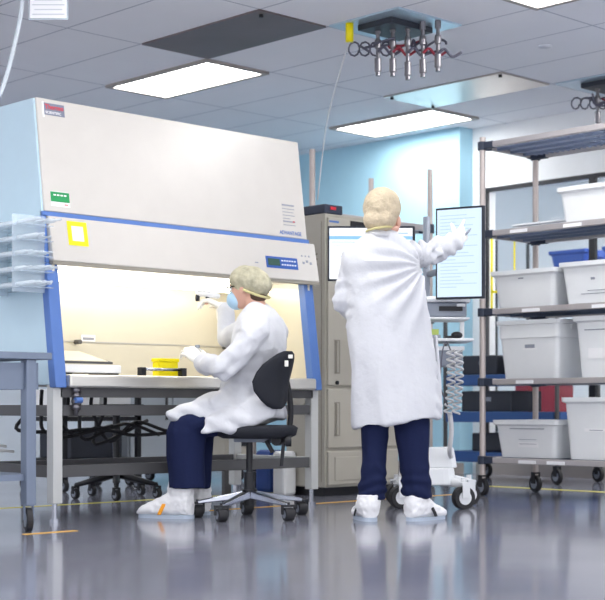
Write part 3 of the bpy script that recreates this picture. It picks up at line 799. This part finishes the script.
for k in range(5):
    an = k*2*math.pi/5+.3; d = Vector((math.cos(an), math.sin(an), 0))
    bm = bmesh.new(); tube(bm, [sp+UP*.16, sp+d*.28+UP*.09], [.025, .015], 8); put('star_leg', bm, M['black'], tt, smooth=True)
    caster(tt, (sp+d*.28).x, (sp+d*.28).y, .035, M['black'], .03)
bm = bmesh.new(); loft(bm, [(sp+UP*.55, R*.17, FW*.17), (sp+UP*.57, R*.19, FW*.19), (sp+UP*.62, R*.18, FW*.18)], 24); put('seat', bm, M['fabric'], tt)
tt = thing('vacuum_pump', (6.05, 7.75, 0), 'beige pump unit with black panel on a stand behind the chair', 'pump')
pv = at(228, 450, 9.75)
B('pump_body', M['beige'], tt, (pv.x-.12, pv.x+.13, pv.y-.1, pv.y+.15, .25, .47), bevel=.01)
B('pump_panel', M['black'], tt, (pv.x-.08, pv.x+.08, pv.y-.108, pv.y-.1, .34, .42))
B('pump_stand', M['standgrey'], tt, (pv.x-.13, pv.x+.14, pv.y-.11, pv.y+.16, .23, .25), (pv.x-.12, pv.x-.09, pv.y-.1, pv.y-.07, 0, .23), (pv.x+.1, pv.x+.13, pv.y-.1, pv.y-.07, 0, .23), (pv.x-.12, pv.x-.09, pv.y+.12, pv.y+.15, 0, .23), (pv.x+.1, pv.x+.13, pv.y+.12, pv.y+.15, 0, .23))
bm = bmesh.new(); p = at(270, 470, 10.2); box(bm, p.x-.08, p.x+.08, p.y-.08, p.y+.08, 0, .3)
tag(put('blue_drum', bm, M['darkblue'], bevel=.03), 'blue container on the floor behind the chair', 'container')
bm = bmesh.new(); p = at(284, 470, 9.9); box(bm, p.x-.06, p.x+.06, p.y-.06, p.y+.06, 0, .3)
tag(put('white_container', bm, M['white'], bevel=.02), 'white container on the floor behind the chair, right of the blue one', 'container')

# ---------------------------------------------------------------- swivel chair
def chair():
    D0 = 7.9; sp = at(249, 500, D0); sp.z = 0
    t = thing('swivel_chair', sp, 'black swivel lab chair with polished star base, carrying the seated person', 'chair')
    ends = [at(197, 512, 7.92), at(221, 512, 7.62), at(246.5, 508, 8.12), at(288, 512, 7.68), at(301, 506, 8.12)]
    for e_ in ends:
        e_.z = 0; d = (e_-sp); L = d.length; dn = d.normalized(); sd = dn.cross(UP)
        bm = bmesh.new()
        hexa(bm, [sp+dn*.03-sd*.026+UP*.105, sp+dn*.03+sd*.026+UP*.105, e_+sd*.014+UP*.075, e_-sd*.014+UP*.075,
                  sp+dn*.03-sd*.022+UP*.15, sp+dn*.03+sd*.022+UP*.15, e_+sd*.012+UP*.095, e_-sd*.012+UP*.095])
        put('star_leg', bm, M['chrome'], t, bevel=.006)
        caster(t, e_.x, e_.y, .036, M['black'], .05, swivel=YAW-math.pi/2+.4)
    bm = bmesh.new(); cyl(bm, sp+UP*.07, sp+UP*.25, .03); cyl(bm, sp+UP*.1, sp+UP*.155, .042); cyl(bm, sp+UP*.25, sp+UP*.42, .018)
    put('gas_column', bm, M['black'], t, smooth=False)
    f = (-R*.93+FW*.36).normalized(); sd = f.cross(UP)
    c = at(256, 428, D0)
    bm = bmesh.new(); q = c+UP*.0
    loft(bm, [(q-UP*.055, f*.17, sd*.18), (q-UP*.04, f*.2, sd*.21), (q, f*.21, sd*.22), (q+UP*.015, f*.19, sd*.2)], 28, .7)
    put('seat', bm, M['fabric'], t, smooth=True)
    bm = bmesh.new(); obox(bm, at(254, 438, D0)-FW*.0, f*.1, sd*.06, UP*.022); put('seat_mechanism', bm, M['cartgrey'], t, bevel=.006)
    bm = bmesh.new(); k0 = at(279, 440, D0-.06); cyl(bm, k0-sd*.05, k0+sd*.1, .03); cyl(bm, at(285, 441, D0-.1), at(291, 441, D0-.1), .03)
    put('tilt_knob', bm, M['black'], t)
    bm = bmesh.new(); cyl(bm, at(266, 441, D0-.1), at(272, 452, D0-.12), .012); cyl(bm, at(283, 444, D0-.1), at(281, 466, D0-.1), .01)
    put('lever', bm, M['black'], t)
    bm = bmesh.new(); tube(bm, curve_pts([at(262, 440, D0), at(284, 438, D0), at(290, 420, D0), at(289, 395, D0), at(284, 372, D0)], 6), [.016]*25, 10)
    put('back_support', bm, M['black'], t, smooth=True)
    # backrest: curved shell, seen half from behind
    cen = at(276, 380, D0-.17)
    ax = (R*.62+FW*.78).normalized()   # across the back
    bn = ax.cross(UP).normalized()
    if bn.dot(R) < 0: bn = -bn
    prof = [(-.155, .03, .018, .004), (-.14, .07, .024, .002), (-.11, .105, .028, 0), (-.06, .138, .03, -.008), (-.01, .15, .03, -.005), (.04, .142, .03, .01), (.08, .125, .028, .025), (.115, .095, .025, .043), (.14, .065, .022, .055), (.154, .03, .016, .062)]
    bm = bmesh.new(); n_ = 24; rings = []
    for (h, w_, th, sk) in prof:
        hh = h*1.0
        ring = []
        for i in range(n_):
            a = 2*math.pi*i/n_
            x = w_*math.cos(a); y = th*math.sin(a)
            p = cen + UP*hh + ax*x + R*sk + bn*(y - x*x*1.6)
            ring.append(bm.verts.new(p))
        rings.append(ring)
    for r0, r1 in zip(rings, rings[1:]):
        for i in range(n_):
            j = (i+1) % n_; bm.faces.new([r0[i], r0[j], r1[j], r1[i]])
    bm.faces.new(rings[0][::-1]); bm.faces.new(rings[-1])
    bk = put('backrest', bm, M['fabric'], t, smooth=True)
    for (px, py, w_, h) in ((290, 356.5, .012, .01), (286, 363.5, .01, .016)):
        bm = bmesh.new(); obox(bm, at(px, py, 7.7), R*w_, UP*h, FW*.006); put('back_tag', bm, M['glove'], bk, bevel=.002)
chair()

# ---------------------------------------------------------------- people
def headparts(bm, c, fwd, up=UP, k=1.0):
    fwd = fwd.normalized(); r = fwd.cross(up).normalized(); up = r.cross(fwd).normalized()
    rot = Matrix((r, fwd, up)).transposed().to_4x4()
    def e2(x, y, z, rx, ry, rz): ell(bm, c+r*x*k+fwd*y*k+up*z*k, (rx*k, ry*k, rz*k), rot)
    e2(0, -.012, .03, .075, .095, .085)
    e2(0, .025, -.02, .062, .07, .085)
    e2(0, .045, -.075, .042, .045, .035)
    e2(0, .095, -.02, .011, .02, .022); e2(0, .085, .0, .008, .014, .03)
    e2(0, .085, -.055, .025, .012, .007); e2(0, .084, -.066, .022, .012, .007)
    for s in (-1, 1):
        e2(s*.076, -.005, -.01, .008, .018, .032)
        e2(s*.03, .078, .028, .022, .014, .007)
def eyes(parent, c, fwd, k=1.0):
    r = fwd.normalized().cross(UP)
    for s in (-1, 1):
        bm = bmesh.new(); ell(bm, c+fwd.normalized()*.083*k+r*s*.031*k+UP*.008, (.011, .011, .009), sub=2); put('eye', bm, M['paper'], parent, smooth=True)
def hand(bm, wrist, d, nrm, curls=(.3, .3, .35, .4), side=1, k=1.0, rk=1.0, thumb=.6):
    d = d.normalized(); nrm = (nrm - d*nrm.dot(d)).normalized(); s = d.cross(nrm)*side
    loft(bm, [(wrist, s*.03*k, nrm*.02*k), (wrist+d*.03*k, s*.038*k, nrm*.018*k), (wrist+d*.07*k, s*.042*k, nrm*.016*k), (wrist+d*.095*k, s*.038*k, nrm*.012*k)], 14)
    L = (.066, .078, .072, .056)
    for i in range(4):
        off = (-.031+.0205*i)
        p = wrist + d*(.088+(.0, .006, .003, -.006)[i])*k + s*off*k
        fd = (d + s*(-.13+.085*i)).normalized(); ang = curls[i]; a = 0
        pts = [p-fd*.015*k, p]
        for j, seg in enumerate((.42, .33, .25)):
            a += ang*(.8 if j == 0 else 1.0)
            p = p + (fd*math.cos(a) + nrm*math.sin(a))*L[i]*seg*1.15*k; pts.append(p)
        tube(bm, pts, [.0098*k*rk, .0098*k*rk, .009*k*rk, .0082*k*rk, .007*k*rk], 10, balls=True)
    p = wrist + d*.025*k - s*.03*k
    td = (d*.75 - s*.75 + nrm*.3).normalized()
    p1 = p+td*.038*k; p2 = p1+(td*.7+d*.5+nrm*thumb*.6).normalized()*.032*k; p3 = p2+(td*.4+d*.7+nrm*thumb).normalized()*.024*k
    tube(bm, [p-td*.01, p1, p2, p3], [.014*k*rk, .012*k*rk, .0105*k*rk, .008*k*rk], 10, balls=True)

def fold_noise(amp, sc=(9, 9, 3), amp2=.0):
    def f(co, n):
        v = noise.fractal(Vector((co.x*sc[0], co.y*sc[1], co.z*sc[2])), .9, 2.1, 3)
        r = 1-abs(noise.noise(Vector((co.x*sc[0]*1.2+5, co.y*sc[1]*1.2, co.z*sc[2]*1.3+9)))*2)
        return amp*v + amp2*(r-.6)
    return f
def shoe(parent, heel, toe, m_strap, top=.14, w=.052, hs=1.25):
    d = (toe-heel); L = d.length; d.normalize(); s = d.cross(UP)
    heel = heel.copy(); heel.z = 0
    bm = bmesh.new()
    prof = [(.0, .02, .05, .6), (.03, .05, .085, 1), (.2, .058, .1, 1), (.38, .056, .095, 1), (.55, .056, .072, 1), (.75, .058, .05, 1), (.9, .05, .036, 1), (1.0, .025, .02, 1)]
    rings = [(heel+d*L*f_+UP*(hh*hs*.5+.014), s*w*ww/.055, UP*hh*hs*.5) for f_, ww, hh, _ in prof]
    loft(bm, rings, 18, .8)
    an = heel+d*L*.22
    loft(bm, [(an+UP*.04, d*.064, s*.055), (an+UP*.08, d*.076, s*.064), (an+UP*top*.8, d*.074, s*.064), (an+UP*top, d*.068, s*.06)], 18)
    sh = put('shoe_cover', bm, M['shoe'], parent, rem=.006, sm=4, disp=fold_noise(.004, (22, 22, 22), .004), smooth=True)
    bm = bmesh.new(); loft(bm, [(heel+d*L*.48+UP*z, d*L*.5, s*w*.98) for z in (0, .02)], 24, .75); put('sole', bm, M['sole'], sh)
    bm = bmesh.new(); a = heel+d*L*.52
    pts = [a+s*(w*1.08)*math.cos(q)+UP*(.02+.078*hs*math.sin(q))-d*.05*math.sin(q) for q in [math.pi*i/12 for i in range(13)]]
    for i in range(12):
        p, q = pts[i], pts[i+1]; o1 = (p-a).normalized()*.0045; hexa(bm, [p-d*.011, p+d*.011, q+d*.011, q-d*.011, p-d*.011+o1, p+d*.011+o1, q+d*.011+o1, q-d*.011+o1])
    put('strap', bm, m_strap, sh)

# ---- standing person
D = 7.72
feetc = at(398, 520, D); feetc.z = 0
hc = at(382, 213, D)
hf = (FW*.9+R*.35).normalized()
Ls, Le, Lw = at(352, 262, D), at(341, 302, D+.02), at(366, 306, D+.25)
Rs, Re, Rw = at(401, 256, D+.02), at(435, 251, D+.28), at(457, 240, D+.42)
hdR = (at(466, 229, D+.5)-Rw).normalized()
LH, LK, LA = at(376, 400, D), at(374, 450, D-.01), at(372, 500, D)
RH, RK, RA = at(408, 400, D), at(411, 450, D-.01), at(416, 500, D)
hdL = (FW*.9+UP*.2+R*.2).normalized()
bm = bmesh.new()
headparts(bm, hc, hf)
tube(bm, [hc-UP*.06-hf*.02, at(381, 240, D), at(381, 252, D)], [.052, .055, .06], 14)
loft(bm, [(at(380, 246, D), R*.1, FW*.07), (at(381, 262, D), R*.17, FW*.1), (at(384, 300, D), R*.16, FW*.11), (at(388, 345, D), R*.14, FW*.1), (at(391, 385, D), R*.165, FW*.11), (at(392, 405, D), R*.15, FW*.1)], 20)
tube(bm, [Ls, Le, Lw], [.04, .036, .026], 12, True); tube(bm, [Rs, Re, Rw], [.04, .036, .026], 12, True)
tube(bm, [LH, LK, LA, LA-UP*.03], [.08, .055, .04, .04], 14, True); tube(bm, [RH, RK, RA, RA-UP*.03], [.08, .055, .04, .04], 14, True)
hand(bm, Rw, hdR, UP*-.4-R*.5, (.05, .5, .7, .8), side=-1, k=.95, rk=.85)
hand(bm, Lw, hdL, -UP, (.5, .5, .5, .5), k=.95, rk=.85)
for a_, dd in ((LA, FW*.95-R*.3), (RA, R*.8+FW*.6)):
    tube(bm, [a_-UP*.03, a_-UP*.06+dd*.02, (a_+dd*.13)*1-UP*.075], [.04, .035, .022], 12, True)
tag_loc = None
P1 = put('person', bm, M['skin'], None, rem=.0075, sm=3, smooth=True)
tag(P1, 'person standing with back turned in long white coat and hair net, reaching to the monitor', 'person')
eyes(P1, hc, hf)
# coat
RO = R*.97+FW*.2; RO.normalize()
prof = [(232, 381, 13, .07), (237, 380, 17, .08), (244, 377, 29, .1), (252, 376, 37, .125), (266, 379, 41, .14), (290, 385, 42, .15), (320, 388, 43.5, .16), (350, 390, 43.5, .165), (385, 393.5, 44, .17), (415, 396, 45, .175), (423, 396.5, 45, .175)]
bm = bmesh.new()
rings = []
for py, cxp, hw, hd in prof:
    k_ = (py-232)/191
    a = R*(hw/188*.97); tilt = UP*(.03*k_*k_)
    rings.append((at(cxp, py, D), a+tilt, FW*hd))
loft(bm, rings, 40, .85)
tube(bm, [at(362, 254, D), Ls, Le, at(352, 312, D+.14), Lw], [.062, .066, .06, .055, .045], 18, True)
tube(bm, [at(386, 258, D), Rs+UP*-.01, Re, Rw], [.075, .078, .072, .05], 18, True)
ap = at(424, 268, D)
def coatfold(co, n):
    base = fold_noise(.011, (5, 5, 2.2), .012)(co, n)
    d = co-ap; X = d.dot(R); H = d.z
    r = math.hypot(X, H); an = math.atan2(H, X)
    f1 = math.sin(an*17 + noise.noise(co*4)*2.5)*.013*math.exp(-((r-.16)/.17)**2) if X < .12 else 0
    # sleeve wrinkles
    sl = 0
    if X > .05: sl = math.sin((X*.8+H)*75+noise.noise(co*9)*3)*.007
    lx = (co-Le); 
    if lx.length < .14: sl = math.sin(lx.z*75+noise.noise(co*9)*3)*.004
    low = .006*math.sin((co.dot(R))*30+noise.noise(co*2)*3)*max(0, min(1, (.95-co.z)/.4))
    return base+f1+sl+low
put('lab_coat', bm, M['coat'], P1, rem=.0095, sm=5, disp=coatfold, smooth=True)
bm = bmesh.new(); loft(bm, [(at(435, 335, D+.07), R*.01, FW*.05), (at(436.5, 380, D+.08), R*.022, FW*.08), (at(437, 414, D+.08), R*.026, FW*.1), (at(437, 415.5, D+.08), R*.024, FW*.09)], 18)
put('coat_flap', bm, M['coat'], P1, smooth=True, rem=.008, sm=3)
bm = bmesh.new()
obox(bm, at(378, 260.5, D-.148), R*.075, UP*.0015, FW*.002); put('coat_seam', bm, M['paper'], P1)
bm = bmesh.new(); tube(bm, [at(379, 238, D), at(379, 234, D), at(380, 231, D)], [.085, .075, .066], 24); put('collar', bm, M['coat'], P1, smooth=True)
# trousers
bm = bmesh.new()
def leg(bm, pts):
    loft(bm, [(at(x, y, D+dd), R*hw/188, FW*hd) for x, y, hw, hd, dd in pts], 24)
leg(bm, [(377, 395, 18, .095, 0), (374, 430, 14.5, .085, 0), (374, 455, 13, .075, -.01), (373, 478, 13, .075, -.01), (371.5, 490, 14.5, .08, 0), (371, 498, 13.5, .075, 0)])
leg(bm, [(408, 395, 20, .1, 0), (411, 425, 18.5, .09, 0), (413, 455, 15, .08, -.01), (415, 478, 14.5, .08, -.01), (416.5, 490, 16, .085, 0), (416.5, 497, 14.5, .08, 0)])
def trfold(co, n):
    z = co.z
    k_ = max(0, 1-z/.35)
    return fold_noise(.004, (8, 8, 3), .006)(co, n) + k_*.011*math.sin(z*95+noise.noise(co*7)*5)
put('trousers', bm, M['trousers'], P1, rem=.008, sm=3, disp=trfold, smooth=True)
h0 = at(371, 519, D-.08); t0 = h0+(FW*.95-R*.22)*.27
shoe(P1, h0, t0, M['black'])
h0 = at(409, 519, D-.06); t0 = h0+(R*.68+FW*.73)*.29
shoe(P1, h0, t0, M['black'], w=.055)
# hair net
def netfold(co, n):
    return .004*noise.fractal(co*28, .8, 2, 3)+.005*(.5-abs(noise.noise(co*22)))
bm = bmesh.new(); c = at(381.5, 208.5, D-.005)
rr = Matrix.Rotation(-YAW, 4, 'Z')
ell(bm, c+UP*.005, (.1, .112, .108), Matrix.Rotation(YAW-math.pi/2, 4, 'Z'), 4)
ell(bm, at(379.5, 220, D-.02), (.088, .1, .07), Matrix.Rotation(YAW-math.pi/2, 4, 'Z'), 4)
put('hair_net', bm, M['netA'], P1, rem=.007, sm=3, disp=netfold, smooth=True)
bm = bmesh.new(); q = at(379, 229.5, D-.02)
tube(bm, [q+R*.07*math.cos(a)+FW*(.085*math.sin(a))+UP*(.01*math.cos(a)) for a in [2*math.pi*i/24 for i in range(25)]], .006, 8)
put('hair_net_elastic', bm, M['elastic'], P1, smooth=True)
bm = bmesh.new(); rE = (R*.9-FW*.2).normalized(); q = at(397.5, 222, D-.01)
ell(bm, q, (.016, .022, .034), Matrix.Rotation(YAW-math.pi/2, 4, 'Z')); ell(bm, at(393, 229, D-.02), (.03, .04, .02), Matrix.Rotation(YAW-math.pi/2, 4, 'Z'))
put('ear', bm, M['skin'], P1, smooth=True)
bm = bmesh.new(); mf = hc+hf*.075-UP*.045; rh = hf.cross(UP)
ell(bm, mf, (.058, .045, .055), Matrix((rh, hf, UP)).transposed().to_4x4()); put('face_mask', bm, M['mask'], P1, smooth=True)
bm = bmesh.new(); hand(bm, Rw-hdR*.01, hdR, UP*-.4-R*.5, (.05, .5, .7, .8), side=-1, k=1.04, rk=1.05)
tube(bm, [Rw-(Rw-Re).normalized()*.05, Rw+hdR*.01], [.04, .032], 14, True)
put('glove', bm, M['glove'], P1, rem=.004, sm=2, smooth=True)
bm = bmesh.new(); hand(bm, Lw, hdL, -UP, (.5, .5, .5, .5), k=1.04, rk=1.05); put('glove', bm, M['glove'], P1, rem=.004, sm=2, smooth=True)
tt = thing('stylus', at(466, 235, D+.44), 'small dark stylus held in the raised hand at the monitor', 'pen')
bm = bmesh.new(); cyl(bm, at(461.5, 238.5, D+.45), at(469, 230, D+.47), .007, 10); put('pen_body', bm, M['cartgrey'], tt, smooth=True)
bm = bmesh.new(); tube(bm, [at(469, 230, D+.47), at(470.5, 228.5, D+.475)], [.006, .002], 10); put('pen_tip', bm, M['chrome'], tt, smooth=True)

# ---- seated person
D = 7.9; K = 1450/D
hf = (-R*.9+FW*.42-UP*.12).normalized()
ff = (-R*.9+FW*.43).normalized(); sd = ff.cross(UP).normalized()   # sd: person's right side (away)
if sd.dot(FW) < 0: sd = -sd
hc = at(247, 288, D+.02)
hip = at(262, 409, D); nk = at(256, 306, D)
nearS = at(254, 330, D-.15); nearE = at(224, 368, D-.22); nearW = at(201, 362, D+.0)
farS = at(252, 326, D+.18); farE = at(226, 338, D+.38); farW = at(222, 308, D+.4)
hdN = (at(188, 350, D+.06)-nearW).normalized()
hdF = (at(208, 300, D+.43)-farW).normalized()
nH, nK, nA = at(250, 414, D-.09), at(186, 423, D-.06), at(176, 488, D-.04)
fH, fK, fA = at(250, 414, D+.09), at(194, 423, D+.16), at(196, 486, D+.2)
bm = bmesh.new()
headparts(bm, hc, hf)
tube(bm, [hc-UP*.05-hf*.03, nk, at(258, 316, D)], [.05, .052, .06], 14)
loft(bm, [(at(257, 312, D), ff*.06, sd*.09), (at(258, 325, D), ff*.08, sd*.13), (at(258, 350, D), ff*.09, sd*.13), (at(254, 385, D+.02), ff*.09, sd*.12), (at(256, 405, D+.02), ff*.09, sd*.14), (at(256, 413, D), ff*.08, sd*.12)], 20)
tube(bm, [nearS, nearE, nearW], [.036, .034, .026], 12, True); tube(bm, [farS, farE, farW], [.036, .032, .026], 12, True)
tube(bm, [nH, nK, nA], [.06, .05, .038], 14, True); tube(bm, [fH, fK, fA], [.06, .05, .038], 14, True)
for a_ in (nA, fA): tube(bm, [a_, a_-UP*.07+ff*.03, a_-UP*.11+ff*.14], [.038, .035, .022], 12, True)
hand(bm, nearW, hdN, -UP*.7+FW*.5, (.35, .4, .45, .5), k=.85, rk=.7)
hand(bm, farW, hdF, -UP*.8, (.6, .7, .75, .8), k=.85, rk=.7)
P2 = put('person', bm, M['skin'], None, rem=.0075, sm=3, smooth=True)
tag(P2, 'person seated on the swivel chair, in white coat and face mask, working in the cabinet', 'person')
eyes(P2, hc, hf)
bm = bmesh.new()
loft(bm, [(at(257, 303, D), ff*.05, sd*.065), (at(258, 309, D), ff*.075, sd*.1), (at(259.5, 318, D), ff*.105, sd*.16), (at(260, 330, D), ff*.13, sd*.195), (at(257, 350, D), ff*.145, sd*.19), (at(252, 372, D+.03), ff*.15, sd*.17), (at(250, 396, D+.03), ff*.165, sd*.18), (at(254, 412, D), ff*.17, sd*.2), (at(256, 420, D), ff*.15, sd*.2)], 36)
tube(bm, [at(256, 322, D-.1), nearS, at(240, 350, D-.2), nearE, nearW-hdN*.02], [.075, .078, .07, .07, .055], 18, True)
tube(bm, [at(255, 320, D+.08), farS, farE, farW-hdF*.02], [.07, .07, .06, .045], 18, True)
# skirt of the coat over both thighs
mid = lambda x, y, dd=0: at(x, y, D+.05+dd)
tf = (at(176, 416, D)-at(255, 412, D)).normalized()
loft(bm, [(mid(268, 407), tf*.02+UP*.08, sd*.19), (mid(252, 408), UP*.105, sd*.21), (mid(232, 411), UP*.12, sd*.215), (mid(210, 414), UP*.105, sd*.2), (mid(195, 415), UP*.075, sd*.175), (mid(184, 414), UP*.04, sd*.16), (mid(178, 413), UP*.02, sd*.14)], 30, .75)
loft(bm, [(at(250, 400, D-.12), UP*.04+R*.14, FW*.04), (at(240, 418, D-.16), R*.19, FW*.045), (at(222, 430, D-.17), R*.115, FW*.035), (at(215, 433.5, D-.17), R*.08, FW*.025)], 20)
ap2 = at(272, 372, D-.2)
def coatfold2(co, n):
    base = fold_noise(.009, (7, 7, 4), .011)(co, n)
    X = co.dot(R); 
    d = co-nearE
    sl = math.sin((d.dot(R)*-.8+d.z*.7)*70+noise.noise(co*8)*3)*.005 if d.length < .22 else 0
    hipf = math.sin((co-hip).z*60+(co-hip).dot(R)*28+noise.noise(co*5)*3)*.005 if co.z < .78 else 0
    return base+sl+hipf
put('lab_coat', bm, M['coat'], P2, rem=.0095, sm=5, disp=coatfold2, smooth=True)
bm = bmesh.new()
def leg2(bm, x0, x1, dd):
    tube(bm, [at(238, 418, D+dd), at(215, 420, D+dd), at(x0+4, 425, D+dd)], [.08, .085, .082], 20, True)
    loft(bm, [(at(x0+1, 421, D+dd), R*.09, FW*.07), (at(x0+1, 432, D+dd), R*.112, FW*.08),
             (at(x0, 455, D+dd), R*.107, FW*.075), (at(x0+1, 478, D+dd), R*.1, FW*.07), (at(x0+1, 488, D+dd), R*.097, FW*.068)], 24)
leg2(bm, 185, 0, -.06); leg2(bm, 192, 0, .15)
put('trousers', bm, M['trousers'], P2, rem=.008, sm=3, disp=fold_noise(.005, (7, 7, 2), .008), smooth=True)
h0 = at(192, 518, D-.05); t0 = at(138, 518, D+.06); t0.z = 0; h0.z = 0
shoe(P2, h0, t0, M['orange'], top=.2, w=.06, hs=1.45)
h0 = at(208, 512, D+.2); h0.z = 0; t0 = h0+ff*.28
shoe(P2, h0, t0, M['orange'], top=.19, w=.055, hs=1.4)
rz = Matrix((sd, ff, UP)).transposed().to_4x4()
bm = bmesh.new()
ell(bm, at(249.5, 280.5, D+.01), (.093, .112, .08), rz @ Matrix.Rotation(.25, 4, 'X'), 4)
ell(bm, at(258, 285, D), (.085, .07, .066), rz, 4); ell(bm, at(242, 280, D+.01), (.075, .07, .06), rz, 4)
put('hair_net', bm, M['netB'], P2, rem=.006, sm=2, disp=netfold, smooth=True)
bm = bmesh.new(); q = at(256, 293.5, D-.01); a1v = (R*.9-UP*.35)
tube(bm, [q+a1v*.068*math.cos(a)+sd*.078*math.sin(a) for a in [2*math.pi*i/24 for i in range(25)]], .007, 8)
put('hair_net_elastic', bm, M['elastic'], P2, smooth=True)
bm = bmesh.new(); ell(bm, at(257, 297, D-.01), (.05, .045, .03), rz); put('hair', bm, M['hair'], P2, smooth=True, disp=netfold)
bm = bmesh.new(); mr = Matrix((sd, hf, sd.cross(hf))).transposed().to_4x4()
ell(bm, hc+hf*.07-UP*.055, (.062, .05, .055), mr); put('face_mask', bm, M['mask'], P2, smooth=True)
bm = bmesh.new()
g = hc+hf*.098+UP*.012
for s_ in (-1, 1):
    q = g+sd*s_*.032
    tube(bm, [q+sd*.026*math.cos(a)+UP*.018*math.sin(a) for a in [2*math.pi*i/14 for i in range(15)]], .004, 6)
    tube(bm, [q+sd*s_*.026, hc+sd*s_*.08+UP*.012], .004, 6)
put('glasses', bm, M['black'], P2, smooth=True)
for W_, dd, nn, cu, e_ in ((nearW, hdN, -UP*.7+FW*.5, (.35, .4, .45, .5), nearE), (farW, hdF, -UP*.8, (.6, .7, .75, .8), farE)):
    bm = bmesh.new(); hand(bm, W_, dd, nn, cu, k=1.08, rk=1.15)
    tube(bm, [W_-(W_-e_).normalized()*.06, W_+dd*.01], [.042, .032], 14, True)
    put('glove', bm, M['glove'], P2, rem=.004, sm=2, smooth=True)
# pipette controller held in the far hand
hp = at(205, 296, D+.42)
tt = thing('pipette', hp, 'white and black hand pipette held up by the seated person', 'pipette')
bm = bmesh.new(); tube(bm, [hp+R*.07-UP*.0, hp+R*.0+UP*.012, hp-R*.04+UP*.015], [.016, .02, .018], 12, True); put('grip_body', bm, M['white'], tt, smooth=True)
bm = bmesh.new(); tube(bm, [hp-R*.042+UP*.015, hp-R*.046-UP*.012, hp-R*.045-UP*.03], [.013, .014, .012], 12); put('nozzle', bm, M['black'], tt, smooth=True)
bm = bmesh.new(); tube(bm, [hp+R*.0+UP*.012, hp+R*.012-UP*.01, hp+R*.018-UP*.026], [.013, .011, .009], 12); put('trigger', bm, M['black'], tt, smooth=True)
# culture tube held in the near hand
tt = thing('culture_flask', at(200, 350, D+.12), 'clear flask held by the near gloved hand in the cabinet', 'flask')
bm = bmesh.new(); q = at(197, 350, D+.12); loft(bm, [(q-UP*.03, R*.03, FW*.03), (q+UP*.0, R*.03, FW*.03), (q+UP*.012, R*.012, FW*.012)], 18); put('flask_body', bm, M['acrylic'], tt, smooth=True)
bm = bmesh.new(); cyl(bm, q+UP*.012, q+UP*.028, .014); put('flask_cap', bm, M['cartgrey'], tt)

# ---------------------------------------------------------------- light, camera, view
wd = bpy.data.worlds.new('world'); S.world = wd; wd.use_nodes = True
bg = wd.node_tree.nodes['Background']; bg.inputs[0].default_value = (.95, .96, 1, 1); bg.inputs[1].default_value = 1.35
cam = bpy.data.cameras.new('camera'); co = bpy.data.objects.new('camera', cam); COL.objects.link(co)
cam.sensor_fit = 'HORIZONTAL'; cam.sensor_width = 36; cam.lens = F/605*36
cam.shift_y = 105/605; cam.clip_end = 60; cam.clip_start = .1
cam.dof.use_dof = True; cam.dof.focus_distance = 7.9; cam.dof.aperture_fstop = 3.2
co.location = (0, 0, CAMH); co.rotation_euler = (math.pi/2, 0, YAW-math.pi/2)
S.camera = co
S.view_settings.view_transform = 'Standard'; S.view_settings.look = 'None'; S.view_settings.gamma = 1
S.view_settings.exposure = 0.62; S.view_settings.use_curve_mapping = False
S.cycles.use_denoising = True
S.cycles.max_bounces = 8; S.cycles.transparent_max_bounces = 16
